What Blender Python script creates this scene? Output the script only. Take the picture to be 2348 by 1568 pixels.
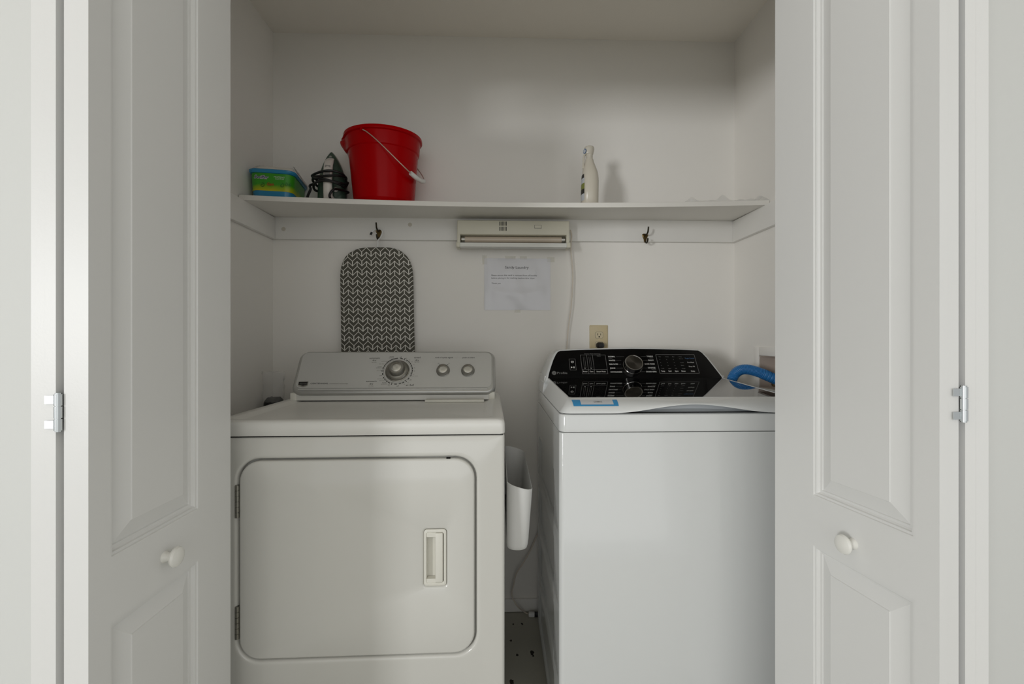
import bpy, bmesh, math, random
from mathutils import Matrix, Vector
random.seed(7)
R = math.radians
for o in list(bpy.data.objects): bpy.data.objects.remove(o, do_unlink=True)
scene = bpy.context.scene
COL = scene.collection

# ------------------------------------------------------------------ camera
CAM_H, YAW, FPX = 1.15, R(1.83), 2348*16.0/36.0
cd = bpy.data.cameras.new('camera'); cd.lens = 16.0; cd.sensor_width = 36.0; cd.sensor_fit = 'HORIZONTAL'
cd.clip_start = 0.01; cd.clip_end = 50
cam = bpy.data.objects.new('camera', cd); COL.objects.link(cam)
cam.location = (0, 0, CAM_H); cam.rotation_euler = (R(90), 0, -YAW)
scene.camera = cam

# ------------------------------------------------------------------ world, light, exposure
w = bpy.data.worlds.new('world'); scene.world = w; w.use_nodes = True
bg = w.node_tree.nodes['Background']; bg.inputs[0].default_value = (0.985, 0.995, 1.0, 1); bg.inputs[1].default_value = 0.62
def area(name, loc, target, sx, sy, power, color):
    l = bpy.data.lights.new(name, 'AREA'); l.shape = 'RECTANGLE'; l.size = sx; l.size_y = sy; l.energy = power; l.color = color
    o = bpy.data.objects.new(name, l); COL.objects.link(o); o.location = loc
    o.rotation_euler = (Vector(target)-Vector(loc)).to_track_quat('-Z', 'Y').to_euler()
    return o
area('window_daylight', (-4.96, -4.80, 1.50), (0.2, 1.5, 1.35), 1.0, 1.4, 155, (0.985, 0.995, 1.0))
area('rear_fill_light', (0.3, -3.0, 1.30), (0.1, 1.9, 1.35), 3.0, 2.0, 14, (0.985, 0.995, 1.0))  # added soft fill, no real window: unseen behind the camera, brightens the closet
vs = scene.view_settings
vs.view_transform = 'Standard'; vs.look = 'None'; vs.gamma = 1.0; vs.use_curve_mapping = False; vs.exposure = 0.08

# ------------------------------------------------------------------ measuring helpers (pixel of the 2348x1568 frame -> point on a real plane)
def ray(px, py):
    u = (px-1174)/FPX; v = (784-py)/FPX
    s, c = math.sin(YAW), math.cos(YAW)
    return Vector((s+u*c, c-u*s, v))
def at(px, py, Y):
    d = ray(px, py); k = Y/d.y
    return Vector((d.x*k, Y, CAM_H+d.z*k))
def on_floor(px, py, z=0.0):
    d = ray(px, py); k = (z-CAM_H)/d.z
    return Vector((d.x*k, d.y*k, z))
def on_x(px, py, X):
    d = ray(px, py); k = X/d.x
    return Vector((X, d.y*k, CAM_H+d.z*k))
def on_panel(M, px, py, off=0.0):
    I = M.inverted(); o = I @ Vector((0, 0, CAM_H)); d = I.to_3x3() @ ray(px, py)
    k = (off-o.y)/d.y
    return (o.x+d.x*k, o.z+d.z*k)

# ------------------------------------------------------------------ materials
def lin(c): return tuple(((v/255.0)/12.92 if v/255.0 <= 0.04045 else ((v/255.0+0.055)/1.055)**2.4) for v in c)
MATS = {}
def mat(name, rgb, rough=0.5, metal=0.0, spec=0.5, bump=0.0, bscale=200, var=0.0, vscale=6, alpha=1.0, trans=0.0, coat=0.0, stretch=None, ior=1.5):
    m = bpy.data.materials.new(name); m.use_nodes = True; nt = m.node_tree; b = nt.nodes['Principled BSDF']
    c = lin(rgb)+(1,)
    b.inputs['Base Color'].default_value = c; b.inputs['Roughness'].default_value = rough
    b.inputs['Metallic'].default_value = metal; b.inputs['Specular IOR Level'].default_value = spec
    b.inputs['Alpha'].default_value = alpha; b.inputs['Transmission Weight'].default_value = trans; b.inputs['IOR'].default_value = ior
    b.inputs['Coat Weight'].default_value = coat
    tc = nt.nodes.new('ShaderNodeTexCoord'); src = tc.outputs['Object']
    if stretch:
        mp = nt.nodes.new('ShaderNodeMapping'); mp.inputs['Scale'].default_value = stretch
        nt.links.new(src, mp.inputs['Vector']); src = mp.outputs['Vector']
    if var > 0:
        n = nt.nodes.new('ShaderNodeTexNoise'); n.inputs['Scale'].default_value = vscale; n.inputs['Detail'].default_value = 5
        nt.links.new(src, n.inputs['Vector'])
        mx = nt.nodes.new('ShaderNodeMix'); mx.data_type = 'RGBA'
        mx.inputs['A'].default_value = tuple(v*(1-var) for v in c[:3])+(1,); mx.inputs['B'].default_value = tuple(min(1, v*(1+var)) for v in c[:3])+(1,)
        nt.links.new(n.outputs['Fac'], mx.inputs['Factor']); nt.links.new(mx.outputs['Result'], b.inputs['Base Color'])
    if bump > 0:
        n2 = nt.nodes.new('ShaderNodeTexNoise'); n2.inputs['Scale'].default_value = bscale; n2.inputs['Detail'].default_value = 3
        nt.links.new(src, n2.inputs['Vector'])
        bp = nt.nodes.new('ShaderNodeBump'); bp.inputs['Strength'].default_value = bump; bp.inputs['Distance'].default_value = 0.002
        nt.links.new(n2.outputs['Fac'], bp.inputs['Height']); nt.links.new(bp.outputs['Normal'], b.inputs['Normal'])
    MATS[name] = m
    return m
wall_m   = mat('wall_paint', (246, 243, 237), 0.6, spec=0.3, bump=0.10, bscale=160, var=0.012, vscale=3)
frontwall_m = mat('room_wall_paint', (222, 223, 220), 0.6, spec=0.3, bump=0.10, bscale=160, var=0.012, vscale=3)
ceil_m   = mat('ceiling_paint', (247, 242, 233), 0.8, spec=0.2, bump=0.12, bscale=120)
trim_m   = mat('trim_paint', (242, 240, 235), 0.42, bump=0.06, bscale=60, var=0.01)
shelf_m  = mat('shelf_paint', (238, 235, 228), 0.45, bump=0.06, bscale=50, var=0.015)
door_m   = mat('door_paint', (233, 233, 231), 0.38, bump=0.05, bscale=260, var=0.006)
mark_m   = mat('filled_screw', (206, 200, 186), 0.6)
dryer_m  = mat('dryer_enamel', (214, 213, 207), 0.16, coat=0.3, bump=0.015, bscale=90)
washer_m = mat('washer_enamel', (217, 219, 218), 0.14, coat=0.3, bump=0.012, bscale=90)
deck_m   = mat('dryer_top_enamel', (226, 225, 220), 0.22, var=0.05, vscale=9)
cream_m  = mat('cream_plastic', (226, 224, 214), 0.4)
wplas_m  = mat('white_plastic', (236, 236, 234), 0.42)
bin_m    = mat('bin_plastic', (216, 216, 214), 0.5)
knobw_m  = mat('knob_porcelain', (238, 237, 231), 0.2)
bezel_m  = mat('bezel_metal', (186, 186, 183), 0.34, metal=0.65)
face_m   = mat('brushed_panel', (206, 206, 203), 0.42, metal=0.45, bump=0.03, bscale=40, stretch=(1, 1, 60), var=0.02, vscale=30)
chrome_m = mat('chrome', (214, 214, 210), 0.12, metal=1.0)
steel_m  = mat('zinc_steel', (196, 200, 200), 0.25, metal=1.0)
dsteel_m = mat('aged_steel', (150, 148, 140), 0.32, metal=0.9)
knobm_m  = mat('knob_metal', (150, 148, 142), 0.28, metal=0.85)
black_m  = mat('black_print', (24, 23, 21), 0.5)
greyp_m  = mat('grey_print', (112, 110, 104), 0.5)
dark_m   = mat('dark_gap', (18, 18, 17), 0.8, spec=0.1)
glass_m  = mat('black_glass', (7, 7, 8), 0.02, spec=0.5)
panel_m  = mat('black_panel', (7, 7, 8), 0.06, spec=0.22)
dknob_m  = mat('dark_chrome', (170, 168, 164), 0.16, metal=1.0)
dcap_m   = mat('dark_spun_metal', (70, 68, 64), 0.3, metal=0.9)
def spun(name, rgb, rough):
    m = mat(name, rgb, rough, metal=1.0); nt = m.node_tree; b = nt.nodes['Principled BSDF']
    b.inputs['Anisotropic'].default_value = 0.85
    tg = nt.nodes.new('ShaderNodeTangent'); tg.direction_type = 'RADIAL'; tg.axis = 'Y'; nt.links.new(tg.outputs[0], b.inputs['Tangent'])
    return m
spun_m = spun('spun_aluminium', (206, 205, 200), 0.22)
dspun_m = spun('dark_spun_aluminium', (92, 89, 84), 0.34)
wprint_m = mat('white_print', (232, 232, 228), 0.5)
lgrey_m  = mat('light_grey_print', (128, 128, 126), 0.5)
bluep_m  = mat('blue_print', (84, 122, 168), 0.5)
red_m    = mat('red_plastic', (178, 0, 5), 0.22, spec=0.08, bump=0.01, bscale=40)
wire_m   = mat('bail_wire', (208, 190, 176), 0.35, metal=0.7)
green_m  = mat('iron_green', (62, 84, 70), 0.25)
ironw_m  = mat('iron_white', (222, 216, 208), 0.32)
irong_m  = mat('iron_grey', (150, 146, 142), 0.4)
sole_m   = mat('iron_sole', (206, 200, 190), 0.3, metal=0.4)
cordb_m  = mat('black_rubber', (14, 13, 14), 0.45)
tub_m    = mat('tub_blue', (44, 140, 186), 0.25)
brass_m  = mat('aged_brass', (104, 86, 52), 0.3, metal=0.9, var=0.25, vscale=70)
dbrass_m = mat('dark_brass', (50, 44, 32), 0.4, metal=0.8)
fix_m    = mat('fixture_cream', (222, 218, 200), 0.45)
refl_m   = mat('fixture_reflector', (232, 232, 226), 0.3)
tube_m   = mat('lamp_tube', (204, 190, 172), 0.18)
alu_m    = mat('aluminium_cap', (170, 168, 162), 0.3, metal=0.9)
paper_m  = mat('paper_in_sleeve', (228, 228, 232), 0.22, bump=0.2, bscale=9, var=0.015, vscale=10)
ink_m    = mat('ink', (58, 58, 62), 0.6)
tape_m   = mat('clear_tape', (244, 241, 228), 0.25, alpha=0.22)
plate_m  = mat('outlet_plate_beige', (206, 190, 152), 0.32, var=0.04, vscale=30)
recp_m   = mat('receptacle_beige', (212, 198, 164), 0.35)
hose_m   = mat('blue_hose', (44, 118, 182), 0.38)
box_m    = mat('box_inside', (196, 182, 170), 0.6)
brassv_m = mat('valve_brass', (150, 128, 92), 0.25, metal=1.0)
cord_m   = mat('ivory_cord', (222, 212, 198), 0.45)
film_m   = mat('clear_film', (240, 240, 238), 0.12, alpha=0.22, bump=0.4, bscale=60)
cloth_m  = mat('cloth_white', (232, 228, 218), 0.8, bump=0.1, bscale=80)
pouch_m  = mat('pouch_print', (120, 112, 104), 0.3, var=0.3, vscale=40, alpha=0.75)
bag_m    = mat('black_bag', (10, 10, 10), 0.45, bump=0.6, bscale=45)
bottle_m = mat('bottle_pearl', (212, 205, 190), 0.26)
btl_cap_m= mat('bottle_cap', (208, 202, 188), 0.3)
lblg_m   = mat('label_green', (128, 134, 60), 0.5)
lblb_m   = mat('label_black', (40, 40, 36), 0.5)
lblw_m   = mat('label_pale', (196, 200, 204), 0.5, var=0.12, vscale=200)
lblue_m  = mat('label_blue', (70, 104, 150), 0.4)
stick_m  = mat('sticker_blue', (52, 138, 190), 0.4)
stickg_m = mat('sticker_grey', (196, 198, 200), 0.4)
chip_m   = mat('dirt_fleck', (46, 42, 36), 0.9)
boardw_m = mat('board_back', (196, 194, 186), 0.6)
lime_m   = mat('label_lime', (70, 158, 40), 0.4)
purple_m = mat('logo_purple', (52, 44, 110), 0.4)
redp_m   = mat('logo_red', (204, 50, 36), 0.4)
dgreen_m = mat('scroll_green', (40, 92, 40), 0.4)

def nmath(nt, op, a, b=None, c=None):
    n = nt.nodes.new('ShaderNodeMath'); n.operation = op
    for i, v in enumerate((a, b, c)):
        if v is None: continue
        if isinstance(v, (int, float)): n.inputs[i].default_value = v
        else: nt.links.new(v, n.inputs[i])
    return n.outputs[0]
def chevron_material():
    m = bpy.data.materials.new('chevron_fabric'); m.use_nodes = True; nt = m.node_tree; b = nt.nodes['Principled BSDF']
    tc = nt.nodes.new('ShaderNodeTexCoord'); sp = nt.nodes.new('ShaderNodeSeparateXYZ'); nt.links.new(tc.outputs['Object'], sp.inputs[0])
    P, H_, A = 0.0382, 0.0193, 0.0183
    x = nmath(nt, 'DIVIDE', sp.outputs['X'], P)
    fx = nmath(nt, 'FRACT', nmath(nt, 'ADD', x, 20.0))
    t = nmath(nt, 'SUBTRACT', 1.0, nmath(nt, 'ABSOLUTE', nmath(nt, 'SUBTRACT', nmath(nt, 'MULTIPLY', fx, 2.0), 1.0)))   # 0 at peaks, 1 at valleys
    v = nmath(nt, 'ADD', nmath(nt, 'DIVIDE', nmath(nt, 'SUBTRACT', nmath(nt, 'MULTIPLY', sp.outputs['Z'], -1.0), nmath(nt, 'MULTIPLY', t, A)), H_), 40.0)
    fv = nmath(nt, 'FRACT', v)
    zig = nmath(nt, 'LESS_THAN', fv, 0.19)
    par = nmath(nt, 'MODULO', nmath(nt, 'FLOOR', v), 2.0)
    pk = nmath(nt, 'LESS_THAN', t, 0.085)
    vl = nmath(nt, 'GREATER_THAN', t, 0.90)
    k = nmath(nt, 'ADD', nmath(nt, 'MULTIPLY', par, pk), nmath(nt, 'MULTIPLY', nmath(nt, 'SUBTRACT', 1.0, par), vl))
    f = nmath(nt, 'MAXIMUM', zig, k)
    mx = nt.nodes.new('ShaderNodeMix'); mx.data_type = 'RGBA'
    mx.inputs['A'].default_value = lin((94, 92, 84))+(1,); mx.inputs['B'].default_value = lin((226, 224, 216))+(1,)
    nt.links.new(f, mx.inputs['Factor']); nt.links.new(mx.outputs['Result'], b.inputs['Base Color'])
    b.inputs['Roughness'].default_value = 0.9; b.inputs['Specular IOR Level'].default_value = 0.15
    return m
chev_m = chevron_material()
def tub_label_material():
    m = bpy.data.materials.new('tub_label_print'); m.use_nodes = True; nt = m.node_tree; b = nt.nodes['Principled BSDF']
    tc = nt.nodes.new('ShaderNodeTexCoord'); sp = nt.nodes.new('ShaderNodeSeparateXYZ'); nt.links.new(tc.outputs['Object'], sp.inputs[0])
    n = nt.nodes.new('ShaderNodeTexNoise'); n.inputs['Scale'].default_value = 22; nt.links.new(tc.outputs['Object'], n.inputs['Vector'])
    z = nmath(nt, 'ADD', sp.outputs['Z'], nmath(nt, 'MULTIPLY', nmath(nt, 'SUBTRACT', n.outputs['Fac'], 0.5), 0.02))
    r = nt.nodes.new('ShaderNodeValToRGB'); nt.links.new(nmath(nt, 'DIVIDE', z, 0.10), r.inputs[0])
    e = r.color_ramp.elements
    e[0].position = 0.30; e[0].color = lin((206, 196, 20))+(1,)
    e[1].position = 0.56; e[1].color = lin((62, 158, 34))+(1,)
    e2 = e.new(0.44); e2.color = lin((150, 184, 24))+(1,)
    nt.links.new(r.outputs[0], b.inputs['Base Color']); b.inputs['Roughness'].default_value = 0.35
    return m
tublabel_m = tub_label_material()
def floor_material():
    m = mat('painted_floor', (176, 174, 162), 0.5, bump=0.25, bscale=35, var=0.06, vscale=7)
    return m
floor_m = floor_material()

# ------------------------------------------------------------------ geometry helpers
class MB:
    def __init__(s): s.bm = bmesh.new()
    def poly(s, pts):
        return s.bm.faces.new([s.bm.verts.new(p) for p in pts])
    def box(s, x0, x1, y0, y1, z0, z1, bev=0.0, seg=2, M=None):
        vs_ = [s.bm.verts.new((x, y, z)) for z in (z0, z1) for y in (y0, y1) for x in (x0, x1)]
        f = [(0, 2, 3, 1), (4, 5, 7, 6), (0, 1, 5, 4), (2, 6, 7, 3), (0, 4, 6, 2), (1, 3, 7, 5)]
        fs = [s.bm.faces.new([vs_[i] for i in q]) for q in f]
        if bev > 0:
            es = list({e for fc in fs for e in fc.edges})
            r = bmesh.ops.bevel(s.bm, geom=es, offset=bev, segments=seg, profile=0.5, affect='EDGES')
            vs_ = list({v for fc in r['faces'] for v in fc.verts} | {v for v in vs_ if v.is_valid})
        if M is not None: bmesh.ops.transform(s.bm, matrix=M, verts=[v for v in vs_ if v.is_valid])
        return s
    def loft(s, loops, cap0=False, cap1=False, closed=True):
        L = [[s.bm.verts.new(p) for p in lp] for lp in loops]
        n = len(L[0])
        for a, b in zip(L[:-1], L[1:]):
            for i in range(n if closed else n-1):
                j = (i+1) % n
                try: s.bm.faces.new((a[i], a[j], b[j], b[i]))
                except ValueError: pass
        if cap0: s.bm.faces.new(list(reversed(L[0])))
        if cap1: s.bm.faces.new(L[-1])
        return s
    def tube(s, pts, r, n=8, caps=True):
        pts = [Vector(p) for p in pts]; N = len(pts)
        rs = r if isinstance(r, (list, tuple)) else [r]*N
        T = [(pts[min(i+1, N-1)]-pts[max(i-1, 0)]).normalized() for i in range(N)]
        up = Vector((0, 0, 1)) if abs(T[0].z) < 0.9 else Vector((1, 0, 0))
        a = (up-T[0]*up.dot(T[0])).normalized(); loops = []
        for i in range(N):
            a = (a-T[i]*a.dot(T[i])).normalized(); b = T[i].cross(a)
            loops.append([pts[i]+(a*math.cos(2*math.pi*k/n)+b*math.sin(2*math.pi*k/n))*rs[i] for k in range(n)])
        return s.loft(loops, caps, caps)
    def cyl(s, p0, p1, r0, r1=None, n=20):
        return s.tube([p0, p1], [r0, r0 if r1 is None else r1], n)
    def lathe(s, prof, n=32, M=None, cap0=True, cap1=True):
        M = M or Matrix.Identity(4)
        return s.loft([[M @ Vector((r*math.cos(2*math.pi*k/n), r*math.sin(2*math.pi*k/n), z)) for k in range(n)] for r, z in prof], cap0, cap1)
    def build(s, name, m, parent=None, smooth=True, angle=35, loc=None, rot=None):
        bmesh.ops.recalc_face_normals(s.bm, faces=s.bm.faces[:])
        me = bpy.data.meshes.new(name); s.bm.to_mesh(me); s.bm.free()
        return link(name, me, m, parent, smooth, angle, loc, rot)
def link(name, me, m, parent=None, smooth=True, angle=35, loc=None, rot=None):
    o = bpy.data.objects.new(name, me); COL.objects.link(o)
    if m is not None and not me.materials: me.materials.append(m)
    if smooth and len(me.polygons):
        me.polygons.foreach_set('use_smooth', [True]*len(me.polygons)); me.set_sharp_from_angle(angle=R(angle))
    if parent is not None: o.parent = parent
    if loc is not None: o.location = loc
    if rot is not None: o.rotation_euler = rot
    return o
def empty(name, loc=(0, 0, 0), rz=0.0):
    o = bpy.data.objects.new(name, None); COL.objects.link(o); o.empty_display_size = 0.05
    o.location = loc; o.rotation_euler = (0, 0, rz); return o
def tag(o, label=None, cat=None, group=None, kind=None):
    if label: o['label'] = label
    if cat: o['category'] = cat
    if group: o['group'] = group
    if kind: o['kind'] = kind
    return o
def struct(o, label, cat): return tag(o, label, cat, kind='structure')
def rr(w_, h_, r, n=6):            # rounded rectangle outline, centred, counter-clockwise in (a, b)
    out = []
    for cx, cy, a0 in ((w_/2-r, h_/2-r, 0), (-w_/2+r, h_/2-r, 90), (-w_/2+r, -h_/2+r, 180), (w_/2-r, -h_/2+r, 270)):
        for k in range(n+1):
            a = R(a0+90*k/n); out.append((cx+r*math.cos(a), cy+r*math.sin(a)))
    return out
def offset_poly(P, d):             # mitred outward offset of a convex CCW outline
    n = len(P); out = []
    for i in range(n):
        p0, p1, p2 = Vector(P[i-1]), Vector(P[i]), Vector(P[(i+1) % n])
        e1 = (p1-p0).normalized(); e2 = (p2-p1).normalized()
        n1 = Vector((e1.y, -e1.x)); n2 = Vector((e2.y, -e2.x)); b = (n1+n2)
        b = b.normalized() if b.length > 1e-6 else n1
        out.append(tuple(p1+b*d/max(0.4, b.dot(n1))))
    return out
def smooth_pts(P, per=8):          # Catmull-Rom through the points
    P = [Vector(p) for p in P]; out = []
    for i in range(len(P)-1):
        p0, p1, p2, p3 = P[max(i-1, 0)], P[i], P[i+1], P[min(i+2, len(P)-1)]
        for k in range(per):
            t = k/per
            out.append(0.5*((2*p1)+(p2-p0)*t+(2*p0-5*p1+4*p2-p3)*t*t+(3*p1-p0-3*p2+p3)*t**3))
    out.append(P[-1]); return out
# lettering: flat mesh text, lying in the local XZ plane and facing -Y
_fc = {}
def text_mesh(body, shear=0.0, bold=0.0):
    key = (body, shear, bold)
    if key not in _fc:
        cu = bpy.data.curves.new('t', 'FONT'); cu.body = body; cu.size = 1.0; cu.shear = shear; cu.offset = bold; cu.resolution_u = 2
        ob = bpy.data.objects.new('t', cu)
        me = ob.to_mesh()
        V = [tuple(v.co) for v in me.vertices]; F = [tuple(p.vertices) for p in me.polygons]
        ob.to_mesh_clear(); bpy.data.objects.remove(ob); bpy.data.curves.remove(cu)
        _fc[key] = (V, F)
    return _fc[key]
CAPH = 0.729
def lettering(parent, body, m, x, z, width, cap, y=-0.0007, shear=0.0, bold=0.0, name='lettering', align='L'):
    V, F = text_mesh(body, shear, bold)
    x0 = min(v[0] for v in V); x1 = max(v[0] for v in V)
    sx = width/(x1-x0); sz = cap/CAPH
    ax = {'L': 0.0, 'C': -width/2, 'R': -width}[align]
    me = bpy.data.meshes.new(name)
    me.from_pydata([(x+ax+(v[0]-x0)*sx, y, z+v[1]*sz) for v in V], [], F)
    return link(name, me, m, parent, smooth=False)
def px_text(parent, M, body, m, pxa, pxb, py, hpx, y=-0.0007, **kw):   # text whose foot runs from (pxa, py) to (pxb, py) in the photograph
    a = on_panel(M, pxa, py, y); b = on_panel(M, pxb, py, y); c = on_panel(M, pxa, py-hpx, y)
    return lettering(parent, body, m, a[0], a[1], b[0]-a[0], c[1]-a[1], y, **kw)
def strip(mb, p, q, wd, y):        # flat bar in local XZ
    p = Vector((p[0], p[1])); q = Vector((q[0], q[1])); d = (q-p).normalized(); nn = Vector((-d.y, d.x))*wd/2
    mb.poly([(v.x, y, v.y) for v in (p+nn, p-nn, q-nn, q+nn)])
def frame2d(mb, P, wd, y):         # outline of a polygon in local XZ
    Q = offset_poly(P, -wd)
    n = len(P)
    for i in range(n):
        j = (i+1) % n
        mb.poly([(P[i][0], y, P[i][1]), (P[j][0], y, P[j][1]), (Q[j][0], y, Q[j][1]), (Q[i][0], y, Q[i][1])])
def arc2d(mb, cx, cz, r0, r1, a0, a1, y, n=10):    # clock angles, degrees from the top
    for k in range(n):
        A = R(a0+(a1-a0)*k/n); B = R(a0+(a1-a0)*(k+1)/n)
        mb.poly([(cx+r*math.sin(t), y, cz+r*math.cos(t)) for r, t in ((r0, A), (r1, A), (r1, B), (r0, B))])
def disc2d(mb, cx, cz, r, y, n=20):
    mb.poly([(cx+r*math.cos(2*math.pi*k/n), y, cz+r*math.sin(2*math.pi*k/n)) for k in range(n)])

# ------------------------------------------------------------------ the room shell
XL, XR, YB, ZC = -0.9435, 1.0288, 1.945, 2.451
struct(MB().box(-2.8, 2.8, -3.2, 2.05, -0.06, 0.0).build('floor', floor_m, smooth=False), 'painted off-white floor between the two machines', 'floor')
struct(MB().box(-2.8, 2.8, -3.2, 2.05, ZC, ZC+0.06).build('ceiling', ceil_m, smooth=False), 'plain painted ceiling above the shelf', 'ceiling')
struct(MB().box(-1.05, 1.14, YB, YB+0.06, 0, ZC).build('wall_back', wall_m, smooth=False), 'white back wall of the laundry closet', 'wall')
struct(MB().box(XL-0.06, XL, 1.115, YB, 0, ZC).build('wall_left', wall_m, smooth=False), 'white side wall of the closet beside the dryer', 'wall')
HY0, HY1, HZ0, HZ1 = 1.595, 1.755, 0.972, 1.097     # opening for the washer outlet box
mb = MB()
mb.box(XR, XR+0.09, 1.115, HY0, 0, ZC).box(XR, XR+0.09, HY1, YB, 0, ZC).box(XR, XR+0.09, HY0, HY1, 0, HZ0).box(XR, XR+0.09, HY0, HY1, HZ1, ZC)
struct(mb.build('wall_right', wall_m, smooth=False), 'white side wall of the closet beside the washer', 'wall')
JL, JR = -0.742, 0.832
mb = MB()
mb.box(-2.8, JL, 1.0, 1.115, 0, ZC).box(JR, 2.8, 1.0, 1.115, 0, ZC).box(JL, JR, 1.0, 1.115, 2.10, ZC)
struct(mb.build('wall_front', frontwall_m, smooth=False), 'white wall around the closet opening, beside the folded doors', 'wall')
struct(MB().box(XL, XR, YB-0.012, YB-0.0005, 0.002, 0.056, 0.003).build('baseboard_back', trim_m), 'low painted baseboard behind the machines', 'baseboard')
CZ0, CZ1 = 1.579, 1.671
t1 = struct(MB().box(XL+0.0005, XR-0.0005, YB-0.019, YB-0.0005, CZ0, CZ1, 0.0015).build('trim_1', trim_m), 'white support board under the shelf along the back wall, holding the hooks', 'trim board')
for px, py in ((650, 525), (940, 515)):
    p = at(px, py, YB-0.0195)
    MB().lathe([(0.0085, 0), (0.0085, 0.0012), (0.006, 0.0018), (0.003, 0.0012)], 16, Matrix.Translation((p.x, p.y+0.0008, p.z)) @ Matrix.Rotation(R(90), 4, 'X')).build('filled_screw', mark_m, t1)
struct(MB().box(XL+0.0005, XL+0.019, 1.56, YB-0.0195, CZ0, CZ1-0.003, 0.0015).build('trim_2', trim_m), 'white support board under the shelf on the wall beside the dryer', 'trim board')
struct(MB().box(XR-0.019, XR-0.0005, 1.56, YB-0.0195, CZ0, CZ1-0.003, 0.0015).build('trim_3', trim_m), 'white support board under the shelf on the wall beside the washer', 'trim board')

# ------------------------------------------------------------------ folding doors
LEAF_W, LEAF_T, LZ0, LZ1 = 0.366, 0.0352, 0.022, 2.035
def leaf(name, parent, x, y, rz, face):
    """one door leaf: local X runs from the fold edge to the far edge, the moulded face looks along local -Y (face=-1) or +Y (face=+1)"""
    rails = [(0.14, 0.7215), (0.8220, 1.93)]
    s0, s1 = 0.038, 0.2555
    yf = 0.0 if face < 0 else LEAF_T
    sg = -1 if face < 0 else 1
    mb = MB()
    core0, core1 = (0.016, LEAF_T) if face < 0 else (0.0, LEAF_T-0.016)
    mb.box(0, LEAF_W, core0, core1, LZ0, LZ1)
    fy0, fy1 = (0.0, 0.0161) if face < 0 else (LEAF_T-0.0161, LEAF_T)
    for (a, b, c, d) in ((0, s0, LZ0, LZ1), (s1, LEAF_W, LZ0, LZ1), (s0, s1, LZ0, rails[0][0]), (s0, s1, rails[0][1], rails[1][0]), (s0, s1, rails[1][1], LZ1)):
        mb.box(a, b, fy0, fy1, c, d)
    o = mb.build(name, door_m, parent, smooth=False, loc=(x, y, 0), rot=(0, 0, rz))
    for z0, z1 in rails:
        cx, cz = (s0+s1)/2, (z0+z1)/2; W, Hh = s1-s0, z1-z0
        prof = [(0.0, 0.0), (0.0035, 0.0003), (0.0045, 0.0030), (0.0085, 0.0034), (0.0096, 0.0068), (0.0125, 0.0090), (0.0165, 0.0096), (0.0175, 0.0120), (0.0455, 0.0034), (0.0465, 0.0016)]
        loops = []
        for ins, dep in prof:
            loops.append([(cx+a*(W/2-ins), yf-sg*dep, cz+b*(Hh/2-ins)) for a, b in ((1, 1), (-1, 1), (-1, -1), (1, -1))])
        MB().loft(loops, False, True).build('raised_panel', door_m, o, angle=20)
    return o
def door_knob(parent, x, z, face):
    yf = 0.0 if face < 0 else LEAF_T
    M = Matrix.Translation((x, yf, z)) @ Matrix.Rotation(R(90 if face < 0 else -90), 4, 'X')
    MB().lathe([(0.0105, -0.001), (0.0105, 0.002), (0.0082, 0.006), (0.0078, 0.0125), (0.0115, 0.0155), (0.0172, 0.0185), (0.0182, 0.0215), (0.0165, 0.0255), (0.011, 0.0285), (0.004, 0.0297)], 28, M).build('knob', knobw_m, parent)
def hinge(parent, x, y, z, tabs):
    """knuckle barrel at (x, y, z) with leaf tabs; everything in the door's own space"""
    h = MB(); L = 0.0555; n = 3
    for k in range(n):
        a = z-L/2+L*k/n; h.cyl((x, y, a+0.0008), (x, y, a+L/n-0.0008), 0.0054, n=18)
    h.cyl((x, y, z-L/2-0.0012), (x, y, z+L/2+0.0012), 0.0040, n=14)
    o = h.build('hinge', steel_m, parent)
    for q in (-1, 1):
        zz = z+q*L/3
        t = MB()
        for (dx, dy, ln) in tabs:
            d = Vector((dx, dy, 0)).normalized(); nn = Vector((-d.y, d.x, 0))
            p0 = Vector((x, y, 0)); p1 = p0+d*ln
            pts = [p0+nn*0.0006, p0-nn*0.0006, p1-nn*0.0006, p1+nn*0.0006]
            t.loft([[(p.x, p.y, zz-0.006) for p in pts], [(p.x, p.y, zz+0.006) for p in pts]], True, True)
        t.build('hinge_tab', steel_m, o)
    return o
# door by the dryer: both leaves folded out straight into the room
dL = struct(empty('door_1', (-0.653, 0.70, -0.0165)), 'white folding closet door standing open beside the dryer', 'door')
ax, ay = -0.6117+0.653, 0.7007-0.70
lb = leaf('leaf', dL, ax, ay, R(90.3), -1)      # face looks to +X
door_knob(lb, 0.157, 0.771, -1)
la = leaf('leaf', dL, -0.0052-0.0005, 0.0005, R(90.3+0.6), -1)
hinge(dL, 0.0, -0.0015, 1.0455+0.0165, [(-1, 0.0, 0.020)])
# door by the washer: leaves fold to a shallow V
dR = struct(empty('door_2', (0.737, 0.70, 0)), 'white folding closet door standing open beside the washer', 'door')
rz = math.atan2(0.364, -0.038)
rb = leaf('leaf', dR, 0.697+0.0350-0.737, 0.696+0.0037-0.70, rz, 1)     # face looks to -X
door_knob(rb, 0.155, 0.764, 1)
ra_rz = R(90-5.2)
ra = leaf('leaf', dR, 0.0065+LEAF_T*math.cos(R(5.2)), -LEAF_T*math.sin(R(5.2))+0.0005, ra_rz, 1)
hinge(dR, 0.0010, -0.0025, 1.052, [(-1.0, -0.09, 0.019)])

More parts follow.
